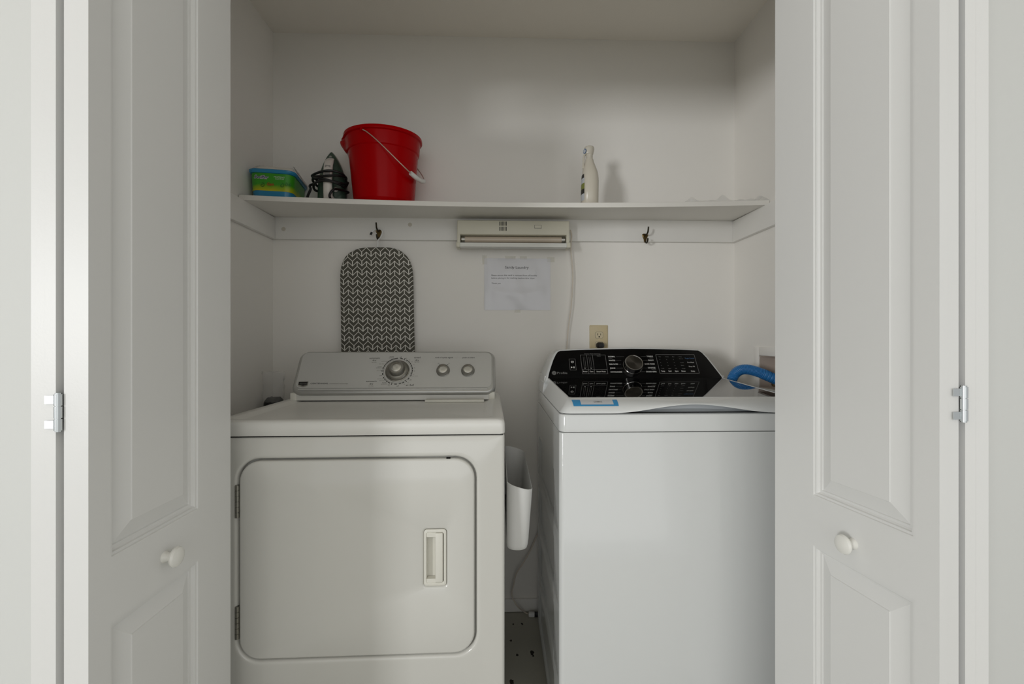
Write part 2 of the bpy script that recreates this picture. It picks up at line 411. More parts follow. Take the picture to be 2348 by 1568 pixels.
# ------------------------------------------------------------------ shelf
SY0, SY1 = 1.685, YB-0.0008
def shelf_top(x, y):
    xm, hw = (XL+XR)/2, (XR-XL)/2
    k = max(0.0, 1-((x-xm)/hw)**2); f = max(0, (SY1-y)/(SY1-SY0))
    return CZ1+0.0005+0.018-f*(0.004+0.018*k)
loops = []
NX = 36
for i in range(NX+1):
    x = XL+0.004+(XR-XL-0.008)*i/NX
    lp = []
    for y, dz in ((SY0, -0.018), (SY0, -0.001), (SY0+0.001, 0), (SY1, 0), (SY1, -0.018)):
        lp.append((x, y, shelf_top(x, y)+dz))
    loops.append(lp)
tag(MB().loft(loops, True, True).build('wall_shelf', shelf_m, angle=25), 'long white painted shelf board running across the closet above the machines', 'shelf')
# ------------------------------------------------------------------ dryer
DX, DY, DRZ = -0.3445, 1.138, R(1.0)
dryer = tag(empty('clothes_dryer', (DX, DY, 0), DRZ), 'white front-loading clothes dryer with a silver control panel', 'dryer')
MD = Matrix.Translation((DX, DY, 0)) @ Matrix.Rotation(DRZ, 4, 'Z')
HW = 0.3625
def dl(px, py):                    # pixel on the dryer's front plane -> local x, z
    return on_panel(MD, px, py)
dx0, _ = dl(549, 1280); dx1, _ = dl(1088, 1280)
_, dz1 = dl(818, 1054); _, dz0 = dl(810, 1504)
dcx, dcz, dw, dh = (dx0+dx1)/2, (dz0+dz1)/2, dx1-dx0, dz1-dz0
# cabinet: front skin with a recessed opening for the door, sides, back, bottom
bz0, bz1 = 0.03, 0.9165
mb = MB()
def xz(P, cx, cz, y): return [(cx+a, y, cz+b) for a, b in P]
outer = rr(2*HW, bz1-bz0, 0.004, 8); oc = (bz0+bz1)/2
lps = [xz(outer, 0, oc, 0.62), xz(outer, 0, oc, 0.006), xz(rr(2*HW-0.006, bz1-bz0-0.004, 0.004, 8), 0, oc, 0.0015), xz(rr(2*HW-0.016, bz1-bz0-0.008, 0.004, 8), 0, oc, 0.0),
       xz(rr(dw+0.034, dh+0.034, 0.064, 8), dcx, dcz, 0.0), xz(rr(dw+0.024, dh+0.024, 0.060, 8), dcx, dcz, -0.0012), xz(rr(dw+0.016, dh+0.016, 0.056, 8), dcx, dcz, 0.0006), xz(rr(dw+0.010, dh+0.010, 0.053, 8), dcx, dcz, 0.005),
       xz(rr(dw+0.010, dh+0.010, 0.053, 8), dcx, dcz, 0.022)]
mb.loft(lps, True, True)
body = mb.build('cabinet', dryer_m, dryer, angle=50)
for x in (-1, 1):
    for y in (0.06, 0.56):
        MB().lathe([(0.018, 0.0), (0.020, 0.004), (0.012, 0.010), (0.012, 0.031)], 14, Matrix.Translation((x*(HW-0.06), y, 0))).build('foot', cordb_m, dryer)
MB().box(-HW+0.004, HW-0.004, 0.004, 0.60, 0.9160, 0.9200).build('seam', dark_m, dryer, smooth=False)
# door with a recess for its handle
hx0, hz1 = dl(972, 1213); hx1, hz0 = dl(1024, 1342)
hcx, hcz, hw_, hh_ = (hx0+hx1)/2, (hz0+hz1)/2, hx1-hx0, hz1-hz0
lps = [xz(rr(dw, dh, 0.050, 8), dcx, dcz, 0.018), xz(rr(dw, dh, 0.050, 8), dcx, dcz, 0.002), xz(rr(dw-0.003, dh-0.003, 0.049, 8), dcx, dcz, -0.0012), xz(rr(dw-0.010, dh-0.010, 0.046, 8), dcx, dcz, -0.0026),
       xz(rr(hw_+0.012, hh_+0.012, 0.012, 8), hcx, hcz, -0.0026), xz(rr(hw_+0.004, hh_+0.004, 0.010, 8), hcx, hcz, -0.0005), xz(rr(hw_, hh_, 0.008, 8), hcx, hcz, 0.002), xz(rr(hw_, hh_, 0.008, 8), hcx, hcz, 0.017)]
dd = MB().loft(lps, True, True).build('door', dryer_m, dryer, angle=50)
hd = MB()
W2, H2 = hw_-0.001, hh_-0.001
hd.loft([xz(rr(W2, H2, 0.0075, 5), hcx, hcz, 0.012), xz(rr(W2, H2, 0.0075, 5), hcx, hcz, -0.0018), xz(rr(W2-0.003, H2-0.003, 0.007, 5), hcx, hcz, -0.0030), xz(rr(W2-0.010, H2-0.012, 0.006, 5), hcx, hcz, -0.0030), xz(rr(W2-0.013, H2-0.016, 0.005, 5), hcx, hcz, -0.0012), xz(rr(W2-0.013, H2-0.016, 0.005, 5), hcx, hcz, 0.0148)], False, True)
gx = hcx-W2/2+0.0065
hd.box(gx+0.0215, hcx+W2/2-0.0085, -0.0042, 0.012, hcz-H2/2+0.009, hcz+H2/2-0.009, 0.0025, 2)
hd.box(gx, gx+0.0235, -0.0022, 0.0135, hcz+H2/2-0.0195, hcz+H2/2-0.008, 0.001, 1)
hd.box(gx, gx+0.0235, -0.0022, 0.0135, hcz-H2/2+0.008, hcz-H2/2+0.018, 0.001, 1)
tag(hd.build('door_handle', cream_m, dd, angle=40), 'recessed cream pull handle')
for pya, pyb in ((1112, 1187), (1390, 1465)):
    x, z1 = dl(547, pya); _, z0 = dl(545, pyb)
    x = dx0-0.0055
    h = MB(); n = 6
    for k in range(n):
        a = z0+(z1-z0)*k/n; h.cyl((x, 0.0005, a+0.0005), (x, 0.0005, a+(z1-z0)/n-0.0005), 0.0052, n=14)
    h.cyl((x, 0.0005, z0), (x, 0.0005, z1), 0.0038, n=10)
    h.box(x-0.001, x+0.006, 0.001, 0.0045, z0, z1)
    tag(h.build('hinge', dsteel_m, dryer), 'exposed metal door hinge')
sx, sz = dl(1028, 1050)
MB().box(sx-0.005, sx+0.005, 0.0005, 0.004, sz-0.002, sz+0.0015).build('latch_slot', dark_m, dryer, smooth=False)
# top
tz0, tz1 = 0.9195, 0.957
def xy(P, cx, cy, z): return [(cx+a, cy+b, z) for a, b in P]
TD = 0.62
tcy = TD/2-0.004
T = []
for ins, z, r in ((0.0015, tz0, 0.012), (0.0, tz0+0.002, 0.012), (0.0, tz1-0.013, 0.012), (0.0015, tz1-0.006, 0.012), (0.005, tz1-0.002, 0.014), (0.011, tz1, 0.016), (0.028, tz1, 0.024), (0.034, tz1-0.001, 0.024), (0.046, tz1-0.006, 0.024), (0.056, tz1-0.0075, 0.024)):
    T.append(xy(rr(2*HW+0.002-2*ins, TD-2*ins, r, 6), 0, tcy, z))
dtop = MB().loft(T, True, True).build('top', deck_m, dryer, angle=40)
lx0, _ = on_panel(MD, 975, 922, 0.385); lx1, _ = on_panel(MD, 1110, 922, 0.385)
MB().box(lx0, lx1, 0.372, 0.405, 0.9498, 0.9585, 0.002).build('lint_screen_handle', cream_m, dtop)
# console
CB = 0.4075                        # local y of the console's foot
mb = MB(); mb.box(-0.322, 0.322, CB+0.008, CB+0.14, 0.9535, 0.978)
cb = mb.build('console_base', dryer_m, dryer, smooth=False)
for s_ in (-1, 1):
    mb = MB(); a, b = sorted((s_*0.3215, s_*0.343)); mb.box(a, b, CB+0.007, CB+0.14, 0.9515, 0.979, 0.003)
    mb.build('end_cap', cream_m, cb)
TAU = R(32)
MC = MD @ Matrix.Translation((0.0035, CB, 0.9745)) @ Matrix.Rotation(-TAU, 4, 'X')
PW, PH = 0.683, 0.167
def xzr(P, cx, cz, y): return [(cx+a, y, cz+b) for a, b in P]
mb = MB()
mb.loft([xzr(rr(PW-0.004, PH-0.004, 0.030, 8), 0, PH/2, 0.075), xzr(rr(PW, PH, 0.032, 8), 0, PH/2, 0.02), xzr(rr(PW, PH, 0.032, 8), 0, PH/2, 0.003), xzr(rr(PW-0.003, PH-0.003, 0.031, 8), 0, PH/2, 0.0), xzr(rr(PW-0.014, PH-0.010, 0.026, 8), 0, PH/2+0.001, -0.004), xzr(rr(PW-0.020, PH-0.014, 0.024, 8), 0, PH/2+0.001, -0.0045)], True, True)
cons = mb.build('console', bezel_m, dryer, angle=30, loc=(0.0035, CB, 0.9745), rot=(-TAU, 0, 0))
fz0, fz1 = 0.0215, PH-0.008
fw = PW-0.026
mb = MB()
fc = (fz0+fz1)/2; fh = fz1-fz0
mb.loft([xzr(rr(fw+0.003, fh+0.003, 0.020, 8), -0.001, fc, -0.0042), xzr(rr(fw, fh, 0.019, 8), -0.001, fc, -0.0060)], False, True)
fpl = mb.build('control_panel', face_m, cons, angle=20)
mb = MB(); mb.box(-PW/2+0.022, PW/2-0.026, -0.0066, -0.004, 0.0128, 0.0192, 0.0018)
mb.build('trim_ridge', face_m, cons)
FY = -0.0064
def ct(body, m, a, b, py, h, **kw): return px_text(cons, MC, body, m, a, b, py, h, y=FY, **kw)
ct('automatic', black_m, 847, 871, 822.6, 3.6); ct('dry', black_m, 854, 862.5, 827.4, 3.8); ct('high heat', greyp_m, 852, 863, 831.2, 1.9)
ct('timed', black_m, 949.5, 964, 821.2, 3.9); ct('dry', black_m, 952, 960.5, 827.2, 3.8); ct('high heat', greyp_m, 950.5, 961.5, 830.5, 1.8)
ct('automatic', black_m, 839, 864, 875.5, 3.8); ct('dry', black_m, 847, 855.5, 881.6, 4.0); ct('low heat', greyp_m, 845, 856, 885.6, 1.9)
ct('air fluff', black_m, 930.5, 949, 884.6, 4.2)
ct('end of cycle signal', black_m, 998, 1038.5, 821, 3.2); ct('push to start', black_m, 1060.5, 1088.5, 821, 3.2)
ct('wrinkle', black_m, 893, 903, 818.0, 1.8); ct('prevent', black_m, 892, 903, 821.0, 1.8)
ct('cool down', greyp_m, 874, 888.5, 829, 1.6); ct('less dry', greyp_m, 869.5, 881, 834.8, 1.7)
ct('energy', black_m, 866, 875.3, 840.5, 1.8); ct('preferred', black_m, 863, 876.5, 843.8, 1.8); ct('very dry', greyp_m, 863.5, 875, 849.4, 1.7)
ct('cool down', greyp_m, 864.5, 878.5, 869.2, 1.7); ct('less dry', greyp_m, 870, 881.5, 873.4, 1.7)
ct('energy', black_m, 876, 886, 877.8, 1.8); ct('preferred', black_m, 874, 887.5, 881.2, 1.8); ct('very', greyp_m, 889, 894, 882.2, 1.7); ct('dry', greyp_m, 889, 894, 885.2, 1.7)
ct('cool down', greyp_m, 944, 958.5, 862.8, 1.7)
for tx, a, b, y_ in (('off', 916, 921.3, 819.8), ('off', 870, 875.2, 861.8), ('off', 909, 914.2, 886), ('off', 938, 943.2, 872)): ct(tx, black_m, a, b, y_, 2.4)
for tx, a, b, y_ in (('70', 930, 933, 822), ('60', 937, 940, 826), ('50', 943, 946, 830.3), ('40', 947, 950, 837), ('30', 948.5, 951.5, 844), ('20', 948.5, 951.5, 851.3), ('10', 946.5, 949.5, 859), ('10', 934, 937, 878.3), ('20', 925.5, 928.5, 881.6)): ct(tx, greyp_m, a, b, y_, 1.8)
ct('off', black_m, 1004, 1007.3, 833.6, 1.8); ct('on', black_m, 1028, 1031, 833.6, 1.8)
ct('CENTENNIAL', black_m, 711.5, 752.5, 880.6, 3.1, bold=0.012); ct('commercial technology', greyp_m, 755, 798, 880.2, 2.6, shear=0.2)
# badge
bc = [on_panel(MC, *p, FY) for p in ((685.4, 875.2), (707, 875.2), (705.8, 884.2), (695, 887.3), (683.6, 884.6))]
bc = list(reversed(bc))
bd = MB().loft([[(a, FY+0.001, b) for a, b in offset_poly(bc, 0.0012)], [(a, FY-0.001, b) for a, b in offset_poly(bc, 0.0008)], [(a, FY-0.0012, b) for a, b in bc]], False, True).build('badge', chrome_m, cons, angle=20)
bi = [on_panel(MC, *p, FY) for p in ((685.6, 875.8), (705.6, 875.8), (704.6, 882.4), (695, 884.6), (684.4, 882.8))]
mb = MB(); mb.poly([(a, FY-0.0016, b) for a, b in bi]); mb.build('badge_field', black_m, cons, smooth=False)
px_text(cons, MC, 'MAYTAG', lgrey_m, 686.8, 703.8, 881.2, 3.0, y=FY-0.0019)
# programme ring
kx, kz = on_panel(MC, 911.3, 850.3, FY)
ex, _ = on_panel(MC, 946.3, 850.3, FY); KR = ex-kx
mb = MB()
def dash(a0, a1, r0=0.95, r1=1.0, n=4): arc2d(mb, kx, kz, KR*r0, KR*r1, a0, a1, FY, n)
dash(5, 15)
for k in range(8): dash(31+k*10.7, 31+k*10.7+8.8)
dash(122, 131); dash(147, 156); dash(160, 169); dash(176, 186)
for a0, a1 in ((203, 212), (214, 223), (225, 233), (235, 243)): dash(a0, a1)
dash(252, 261); dash(277, 287); dash(289, 297); dash(299, 304); dash(305, 356, n=16)
arc2d(mb, kx, kz, KR*0.895, KR*0.907, 25, 112, FY, 24); arc2d(mb, kx, kz, KR*0.895, KR*0.907, 112, 380, FY, 60)
for a_, s_ in ((23, 1), (140, -1), (196, 1), (270, -1)):
    arc2d(mb, kx, kz, KR*0.90, KR*1.06, a_-1.2, a_+1.2, FY, 2)
mb.build('programme_ring', black_m, cons, smooth=False)
def knob_m(x, z): return Matrix.Translation((x, FY, z)) @ Matrix.Rotation(R(90), 4, 'X')
def spun_cap(parent, x, z, r, y, m):
    mb = MB()
    mb.lathe([(r, 0), (r, 0.0006), (r*0.93, 0.0012), (r*0.5, 0.0013), (0.0004, 0.0013)], 32, Matrix.Translation((x, y, z)) @ Matrix.Rotation(R(90), 4, 'X'))
    return mb.build('knob_cap', m, parent, angle=30)
dk = MB().lathe([(KR*0.80, 0), (KR*0.80, 0.0012), (KR*0.74, 0.0022), (KR*0.71, 0.0015), (KR*0.70, 0.004), (KR*0.62, 0.008), (KR*0.52, 0.0085), (KR*0.505, 0.009), (KR*0.47, 0.027), (KR*0.43, 0.0295), (KR*0.34, 0.030)], 48, knob_m(kx, kz)).build('dial', knobm_m, cons, angle=30)
spun_cap(dk, kx, kz, KR*0.335, FY-0.030, spun_m)
for px in (1016, 1073):
    x, z = on_panel(MC, px, 849.8, FY)
    kk = MB().lathe([(0.0235, 0), (0.0235, 0.0015), (0.0215, 0.003), (0.0195, 0.013), (0.0175, 0.0152), (0.0158, 0.0155)], 36, knob_m(x, z)).build('knob', knobm_m, cons, angle=30)
    spun_cap(kk, x, z, 0.0155, FY-0.0155, spun_m)
for a, b in (((1007.5, 835.5), (1010.5, 838)), ((1027.5, 835), (1024.5, 838))):
    mb = MB(); strip(mb, on_panel(MC, *a, FY), on_panel(MC, *b, FY), 0.0016, FY); mb.build('signal_mark', black_m, cons, smooth=False)

# ------------------------------------------------------------------ washer
WX0, WX1, WY0, WY1 = 0.163, 0.847, 1.19, 1.83
wcx = (WX0+WX1)/2
washer = tag(empty('washing_machine', (wcx, WY0, 0)), 'white top-loading washing machine with a black glass control panel', 'washing machine')
MW = Matrix.Translation((wcx, WY0, 0))
hw2 = (WX1-WX0)/2; WD = WY1-WY0
mb = MB()
plan = []
for k in range(7):
    a = R(180+90*k/6); plan.append((-hw2+0.014+0.014*math.cos(a), 0.014+0.014*math.sin(a)))
for k in range(7):
    a = R(270+90*k/6); plan.append((hw2-0.014+0.014*math.cos(a), 0.014+0.014*math.sin(a)))
plan += [(hw2, WD), (-hw2, WD)]
mb.loft([[(x, y, 0.028) for x, y in plan], [(x, y, 0.9095) for x, y in plan], [(x*0.997, y+0.001, 0.9115) for x, y in plan]], closed=False)
ys = [0.014, 0.118, 0.128, WD-0.06, WD-0.05, WD]
zs = [0.028]
bands = [(0.048, 0.195), (0.243, 0.390), (0.440, 0.588), (0.636, 0.783)]
inz = [0]
for a, b in bands: zs += [a, a+0.009, b-0.006, b]; inz += [0, 1, 1, 0]
zs += [0.9115]; inz += [0]; iny = [0, 0, 1, 1, 0, 0]
G = [[mb.bm.verts.new((-hw2+0.007*iny[i]*inz[j], ys[i], zs[j])) for j in range(len(zs))] for i in range(len(ys))]
for i in range(len(ys)-1):
    for j in range(len(zs)-1): mb.bm.faces.new((G[i][j], G[i][j+1], G[i+1][j+1], G[i+1][j]))
mb.poly([(x, y, 0.9115) for x, y in plan]); mb.poly([(x, y, 0.028) for x, y in plan])
mb.build('cabinet', washer_m, washer, angle=30)
for x in (-1, 1):
    for y in (0.06, WD-0.08):
        MB().lathe([(0.020, 0), (0.022, 0.004), (0.012, 0.010), (0.012, 0.029)], 14, Matrix.Translation((x*(hw2-0.06), y, 0))).build('foot', cordb_m, washer)
mb = MB()
for z, ins in ((0.9125, 0.002), (0.9140, 0.0), (0.954, 0.0), (0.958, 0.0015), (0.9605, 0.006)):
    if z == 0.9125: L_ = []
    L_.append(xy(rr(2*hw2-2*ins, WD-2*ins-0.01, 0.022-ins, 6), 0, (WD-0.01)/2, z))
mb.loft(L_, True, True); mb.build('top_cover', washer_m, washer, angle=40)
# lid: a crowned white frame around dark glass, higher at the back
PY, PZ, ALPHA = 1.645-WY0, 1.019, R(3.0)
def lid_z(y): return PZ-(PY-y)*math.tan(ALPHA)
LB = 0.9625; AF, AS = 0.050, 0.0235
def lift(x): 
    t = (x+wcx-0.522)/0.225
    return 0.0225*(0.5+0.5*math.cos(math.pi*t)) if abs(t) < 1 else 0.0
def rr_front(w_, h_, r, n=8, m=48):  # rounded rectangle whose front edge is subdivided
    P = rr(w_, h_, r, n); k = 3*(n+1)
    for q in range(2*(n+1)):       # square corners at the back
        sx_ = 1 if q <= n else -1; c_ = rr(w_, h_, 0.001, n)[q]; P[q] = c_
    a, b = P[k-1], P[k]
    return P[:k]+[(a[0]+(b[0]-a[0])*q/m, a[1]) for q in range(1, m)]+P[k:]
loops = []
for th in (-1, 0, 8, 16, 26, 38, 50, 62, 74, 84, 90):
    t = max(0, th); k = 1-math.cos(R(t)); sn = math.sin(R(t))
    kx = 0.82*sn+0.18*k
    x0, x1 = -hw2+0.002+AS*kx, hw2-0.002-AS*kx
    y0, y1 = -0.003+AF*k, PY+0.0135
    r = 0.030-0.014*sn
    out = []
    for (a, b) in rr_front(x1-x0, y1-y0, r, 8):
        x = (x0+x1)/2+a; y = (y0+y1)/2+b
        x += 0.005*kx*(2*(y-y0)/(y1-y0)-1)*x/((x1-x0)/2)
        ws = max(0, 1-(y-y0)/0.03)
        zb = LB+lift(x)*ws
        dip = 0.0015*max(0, 1-((x+wcx-0.56)/0.12)**2)*sn*ws if abs(x+wcx-0.56) < 0.12 else 0
        z = zb+(lid_z(y)-zb)*sn-dip
        if th < 0: y += 0.006*ws; z += 0.0005
        out.append((x, y, z))
    loops.append(out)
for ins_, dz_ in ((0.0035, 0.0004), (0.0048, -0.0012)):
    cx_ = 0.0; lp = []
    for (x, y, z) in loops[-1] if ins_ == 0.0035 else loops[-2]:
        x2 = x-math.copysign(ins_, x)*min(1, abs(x)/0.05); y2 = y+(ins_ if y < PY-0.2 else 0)
        lp.append((x2, y2, lid_z(y2)+dz_))
    loops.append(lp)
lid = MB().loft(loops).build('lid', washer_m, washer, angle=50)
inner = loops[-1]
mb = MB(); mb.poly([(x*0.9995, y, lid_z(y)-0.0008) for x, y, z in inner]); mb.poly([(x*0.9995, y, lid_z(y)-0.006) for x, y, z in inner])
mb.build('lid_glass', glass_m, lid, smooth=False)
# finger recess under the raised front edge of the lid
mb = MB(); NR = 24
lps = []
for k in range(NR+1):
    x = -0.205+0.41*k/NR; x += 0.522-wcx
    h = lift(x)
    lps.append([(x, 0.003, LB-0.0012), (x, 0.020, LB-0.0005), (x, 0.034, LB+h*0.3), (x, 0.040, LB+h*0.9), (x, 0.030, LB+h+0.006), (x, 0.006, LB+h+0.004)])
mb.loft(lps, closed=False); mb.build('lid_handle_recess', mat('recess_grey', (190, 194, 196), 0.45), lid)
MB().box(-hw2+0.012, hw2-0.012, 0.008, PY, 0.9585, 0.9622).build('lid_seam', dark_m, washer, smooth=False)
# sticker that follows the lid's curved front
def lip(x, th, off=0.0006):
    k = 1-math.cos(R(th)); sn = math.sin(R(th)); y = -0.003+AF*k; z = LB+(lid_z(y)-LB)*sn
    return (x, y-off*math.cos(R(th)), z+off*math.sin(R(th)))
def lip_patch(xa, xb, xc, xd, t0, t1, off):   # (xa..xb at t1, xd..xc at t0)
    lps = []
    for k in range(9):
        t = k/8; th = t0+(t1-t0)*t; a = xd+(xa-xd)*t; b = xc+(xb-xc)*t
        lps.append([lip(a, th, off), lip((a+b)/2, th, off), lip(b, th, off)])
    return MB().loft(lps, closed=False)
def lx(px, Y): return at(px, 920, Y).x-wcx
st = tag(lip_patch(lx(1308.5, 1.232), lx(1411, 1.232), lx(1415, 1.212), lx(1313, 1.212), 33, 68, 0.0006).build('sticker', stick_m, lid), 'blue sticker with a grey data field')
lip_patch(lx(1327, 1.232), lx(1400, 1.232), lx(1404, 1.214), lx(1330, 1.214), 40, 67, 0.0010).build('sticker_field', stickg_m, st)
V, F = text_mesh('GZ184841G')
x0 = min(v[0] for v in V); x1 = max(v[0] for v in V)
ta, tb = lx(1358, 1.224), lx(1377, 1.224)
me = bpy.data.meshes.new('lettering'); me.from_pydata([lip(ta+(v[0]-x0)/(x1-x0)*(tb-ta), 50+v[1]*11, 0.0014) for v in V], [], F)
link('lettering', me, ink_m, st, smooth=False)
# console
PHI = R(55)
MP = MW @ Matrix.Translation((0, PY, PZ)) @ Matrix.Rotation(-(R(90)-PHI), 4, 'X')
pp = [(1256.7, 867.5), (1657, 867), (1639, 844), (1620, 820), (1609, 808.5), (1601, 803.6), (1560, 801.8), (1500, 800.2), (1450, 799.7), (1400, 800.4), (1330, 802.4), (1284.5, 804.3), (1279, 807), (1275, 812.5), (1269, 825), (1264, 840), (1260, 853)]
poly = [on_panel(MP, *p) for p in pp]
rot_p = (-(R(90)-PHI), 0, 0)
pan = MB().loft([[(a, 0.003, b) for a, b in poly], [(a, 0.0, b) for a, b in poly]], True, True).build('control_panel', panel_m, washer, smooth=False, loc=(0, PY, PZ), rot=rot_p)
hp = offset_poly(poly, 0.0125)
Lm = Matrix.Translation((0, PY, PZ)) @ Matrix.Rotation(rot_p[0], 4, 'X')
def loc3(a, b, y): return Lm @ Vector((a, y, b))
front0 = [loc3(a, b, 0.0006) for a, b in offset_poly(poly, 0.0006)]
front1 = [loc3(a, b, 0.0010) for a, b in offset_poly(poly, 0.0045)]
front2 = [loc3(a, b, 0.0045) for a, b in offset_poly(poly, 0.0085)]
front3 = [loc3(a, b, 0.013) for a, b in offset_poly(poly, 0.0115)]
back = [Vector((p.x, WD-0.005, p.z)) for p in front3]
def clampz(L_): return [Vector((p.x, p.y, max(p.z, 0.9608))) for p in L_]
hs = MB().loft([clampz(front0), clampz(front1), clampz(front2), clampz(front3), clampz(back)], False, True).build('console', washer_m, washer, angle=45)
MB().loft([[(a*h_, y_, z_) for a, y_ in ((-1, PY+0.013), (1, PY+0.013), (1, WD-0.008), (-1, WD-0.008))] for h_, z_ in ((hw2-0.002, 0.9608), (hw2-0.003, 0.975), (hw2-0.006, 1.000), (hw2-0.0095, 1.026))], True, True).build('console_base', washer_m, washer, angle=30)
def wt(body, m, a, b, py, h, **kw): return px_text(pan, MP, body, m, a, b, py, h, y=-0.0008, **kw)
def Z4(x, y): return (1240+x/11.2, 790+y/11.2)
def Z5(x, y): return (1420+x/11.2, 790+y/11.2)
def z4t(body, m, xa, xb, yb, h, **kw): a = Z4(xa, yb); b = Z4(xb, yb); return wt(body, m, a[0], b[0], a[1], h/11.2, **kw)
def z5t(body, m, xa, xb, yb, h, **kw): a = Z5(xa, yb); b = Z5(xb, yb); return wt(body, m, a[0], b[0], a[1], h/11.2, **kw)
z4t('Profile', lgrey_m, 425, 685, 755, 58)
for tx, a, b, y_ in (('NORMAL', 1735, 1910, 324), ('WHITES', 1748, 1912, 423), ('DELICATES', 1762, 1988, 520), ('JEANS', 1782, 1916, 620), ('DOWNLOADED', 1797, 2096, 718)): z4t(tx, wprint_m, a, b, y_, 34, bold=0.01)
z4t('Colors', lgrey_m, 1738, 1835, 358, 22)
for tx, a, b, y_ in (('TOWELS', 705, 866, 318), ('BULKY', 752, 888, 418), ('QUICK WASH', 652, 912, 513), ('SANITIZE', 742, 932, 612), ('DRAIN+SPIN', 697, 958, 712)): z5t(tx, wprint_m, a, b, y_, 34, bold=0.01)
z5t('Sheets', lgrey_m, 780, 872, 350, 20); z5t('with Oxi', lgrey_m, 830, 940, 642, 22)
z4t('Smarter Wash Technology', lgrey_m, 1120, 1535, 247, 24); z4t('Status', lgrey_m, 1442, 1535, 300, 22)
z4t('Power', wprint_m, 1090, 1202, 706, 32, bold=0.01); z4t('Care', wprint_m, 1260, 1352, 706, 32, bold=0.01); z4t('Smart Wash', wprint_m, 1436, 1668, 706, 32, bold=0.01)
for tx, a, b in (('Temp', 1078, 1178), ('Soil', 1268, 1342), ('Spin', 1434, 1522), ('Rinse', 1602, 1704), ('Delay', 1848, 1948)): z5t(tx, wprint_m, a, b, 694, 32, bold=0.01)
z5t('Deep Fill', wprint_m, 1792, 1940, 574, 30); z5t('Pre Wash', wprint_m, 1756, 1920, 470, 30); z5t('Tangle Control', bluep_m, 1686, 1925, 364, 28)
for tx, a, b in (('Hot', 1015, 1068), ('Heavy', 1190, 1272), ('Max', 1360, 1415), ('Deep', 1532, 1602)): z5t(tx, lgrey_m, a, b, 320, 20)
for tx, a, b in (('Cold', 1088, 1152), ('Light', 1262, 1332), ('Off', 1438, 1480), ('Single', 1612, 1698)): z5t(tx, lgrey_m, a, b, 622, 22)
z5t('Extra', lgrey_m, 1590, 1664, 542, 22); z5t('Double', lgrey_m, 1574, 1655, 468, 20); z5t('Rinse', greyp_m, 1545, 1632, 372, 20)
def P4(x, y): return on_panel(MP, *Z4(x, y), -0.0006)
def P5(x, y): return on_panel(MP, *Z5(x, y), -0.0006)
def ccw(P):
    A = sum(P[i-1][0]*P[i][1]-P[i][0]*P[i-1][1] for i in range(len(P)))
    return P if A > 0 else list(reversed(P))
def piece(name, m, fn):
    q = MB(); fn(q); return q.build(name, m, pan, smooth=False)
for P_, w_ in (([P4(722, 365), P4(882, 365), P4(915, 655), P4(752, 655)], 0.0009), ([P4(1012, 262), P4(1656, 262), P4(1728, 752), P4(1072, 752)], 0.0010), ([P5(930, 252), P5(1922, 252), P5(2062, 738), P5(1042, 738)], 0.0012)):
    piece('print_frame', lgrey_m, lambda q: frame2d(q, ccw(P_), w_, -0.0006))
for a, b, w_ in ((P4(1176, 268), P4(1236, 750), 0.0010), (P4(1325, 268), P4(1388, 750), 0.0010), (P4(1060, 645), P4(1712, 640), 0.0010)): piece('print_divider', lgrey_m, lambda q: strip(q, a, b, w_, -0.0006))
for xa, xb, y0, y1 in ((1108, 1140, 310, 600), (1252, 1296, 310, 600)):
    for dx in (-20, 20): piece('slider_line', lgrey_m, lambda q: strip(q, P4(xa+dx, y0), P4(xb+dx, y1), 0.0006, -0.0006))
for y_, xa, xb in ((310, 1935, 2140), (406, 1930, 2065), (503, 2008, 2062), (602, 1938, 2110), (702, 2118, 2215)): piece('pointer_line', lgrey_m, lambda q: strip(q, P4(xa, y_), P4(xb, y_), 0.0006, -0.0006))
for y_, xa, xb in ((307, 548, 678), (403, 612, 735), (598, 610, 722), (696, 540, 675)): piece('pointer_line', lgrey_m, lambda q: strip(q, P5(xa, y_), P5(xb, y_), 0.0006, -0.0006))
for c_ in ((1045, 385), (1216, 385), (1390, 385), (1062, 458), (1236, 458), (1410, 458), (1078, 535), (1254, 535), (1430, 535)): piece('indicator_dot', lgrey_m, lambda q: disc2d(q, *P5(*c_), 0.0011, -0.0006, 8))
c = P4(810, 443); rr_ = 0.0045
piece('power_symbol', wprint_m, lambda q: (arc2d(q, c[0], c[1], rr_*0.75, rr_*1.15, 25, 335, -0.0007, 24)))
piece('power_symbol_bar', wprint_m, lambda q: strip(q, (c[0], c[1]-0.0005), (c[0], c[1]+rr_*0.9), 0.0012, -0.0007))
c = P4(795, 583); piece('play_symbol', wprint_m, lambda q: q.poly([(c[0]-0.0025, -0.0007, c[1]-0.0038), (c[0]+0.0035, -0.0007, c[1]), (c[0]-0.0025, -0.0007, c[1]+0.0038)]))
for d_ in (0.0068, 0.0095): piece('pause_symbol', wprint_m, lambda q: strip(q, (c[0]+d_, c[1]-0.0036), (c[0]+d_, c[1]+0.0036), 0.0017, -0.0007))
for c_ in ((1138, 600), (1296, 600)):
    c = P4(*c_); piece('slider_mark', wprint_m, lambda q: arc2d(q, c[0], c[1]+0.001, 0.0016, 0.0030, 100, 260, -0.0007, 8))
c = P4(343, 728); ez = abs(P4(343, 678)[1]-c[1])
mb = MB(); disc2d(mb, c[0], c[1], ez, -0.0006, 28); em = mb.build('emblem', lgrey_m, pan, smooth=False)
mb = MB(); arc2d(mb, c[0], c[1], ez*0.78, ez*0.86, 0, 360, -0.0009, 28); mb.build('emblem_ring', panel_m, pan, smooth=False)
lettering(pan, 'GE', panel_m, c[0], c[1]-ez*0.32, ez*0.95, ez*0.66, y=-0.0010, shear=0.25, bold=0.01, align='C')
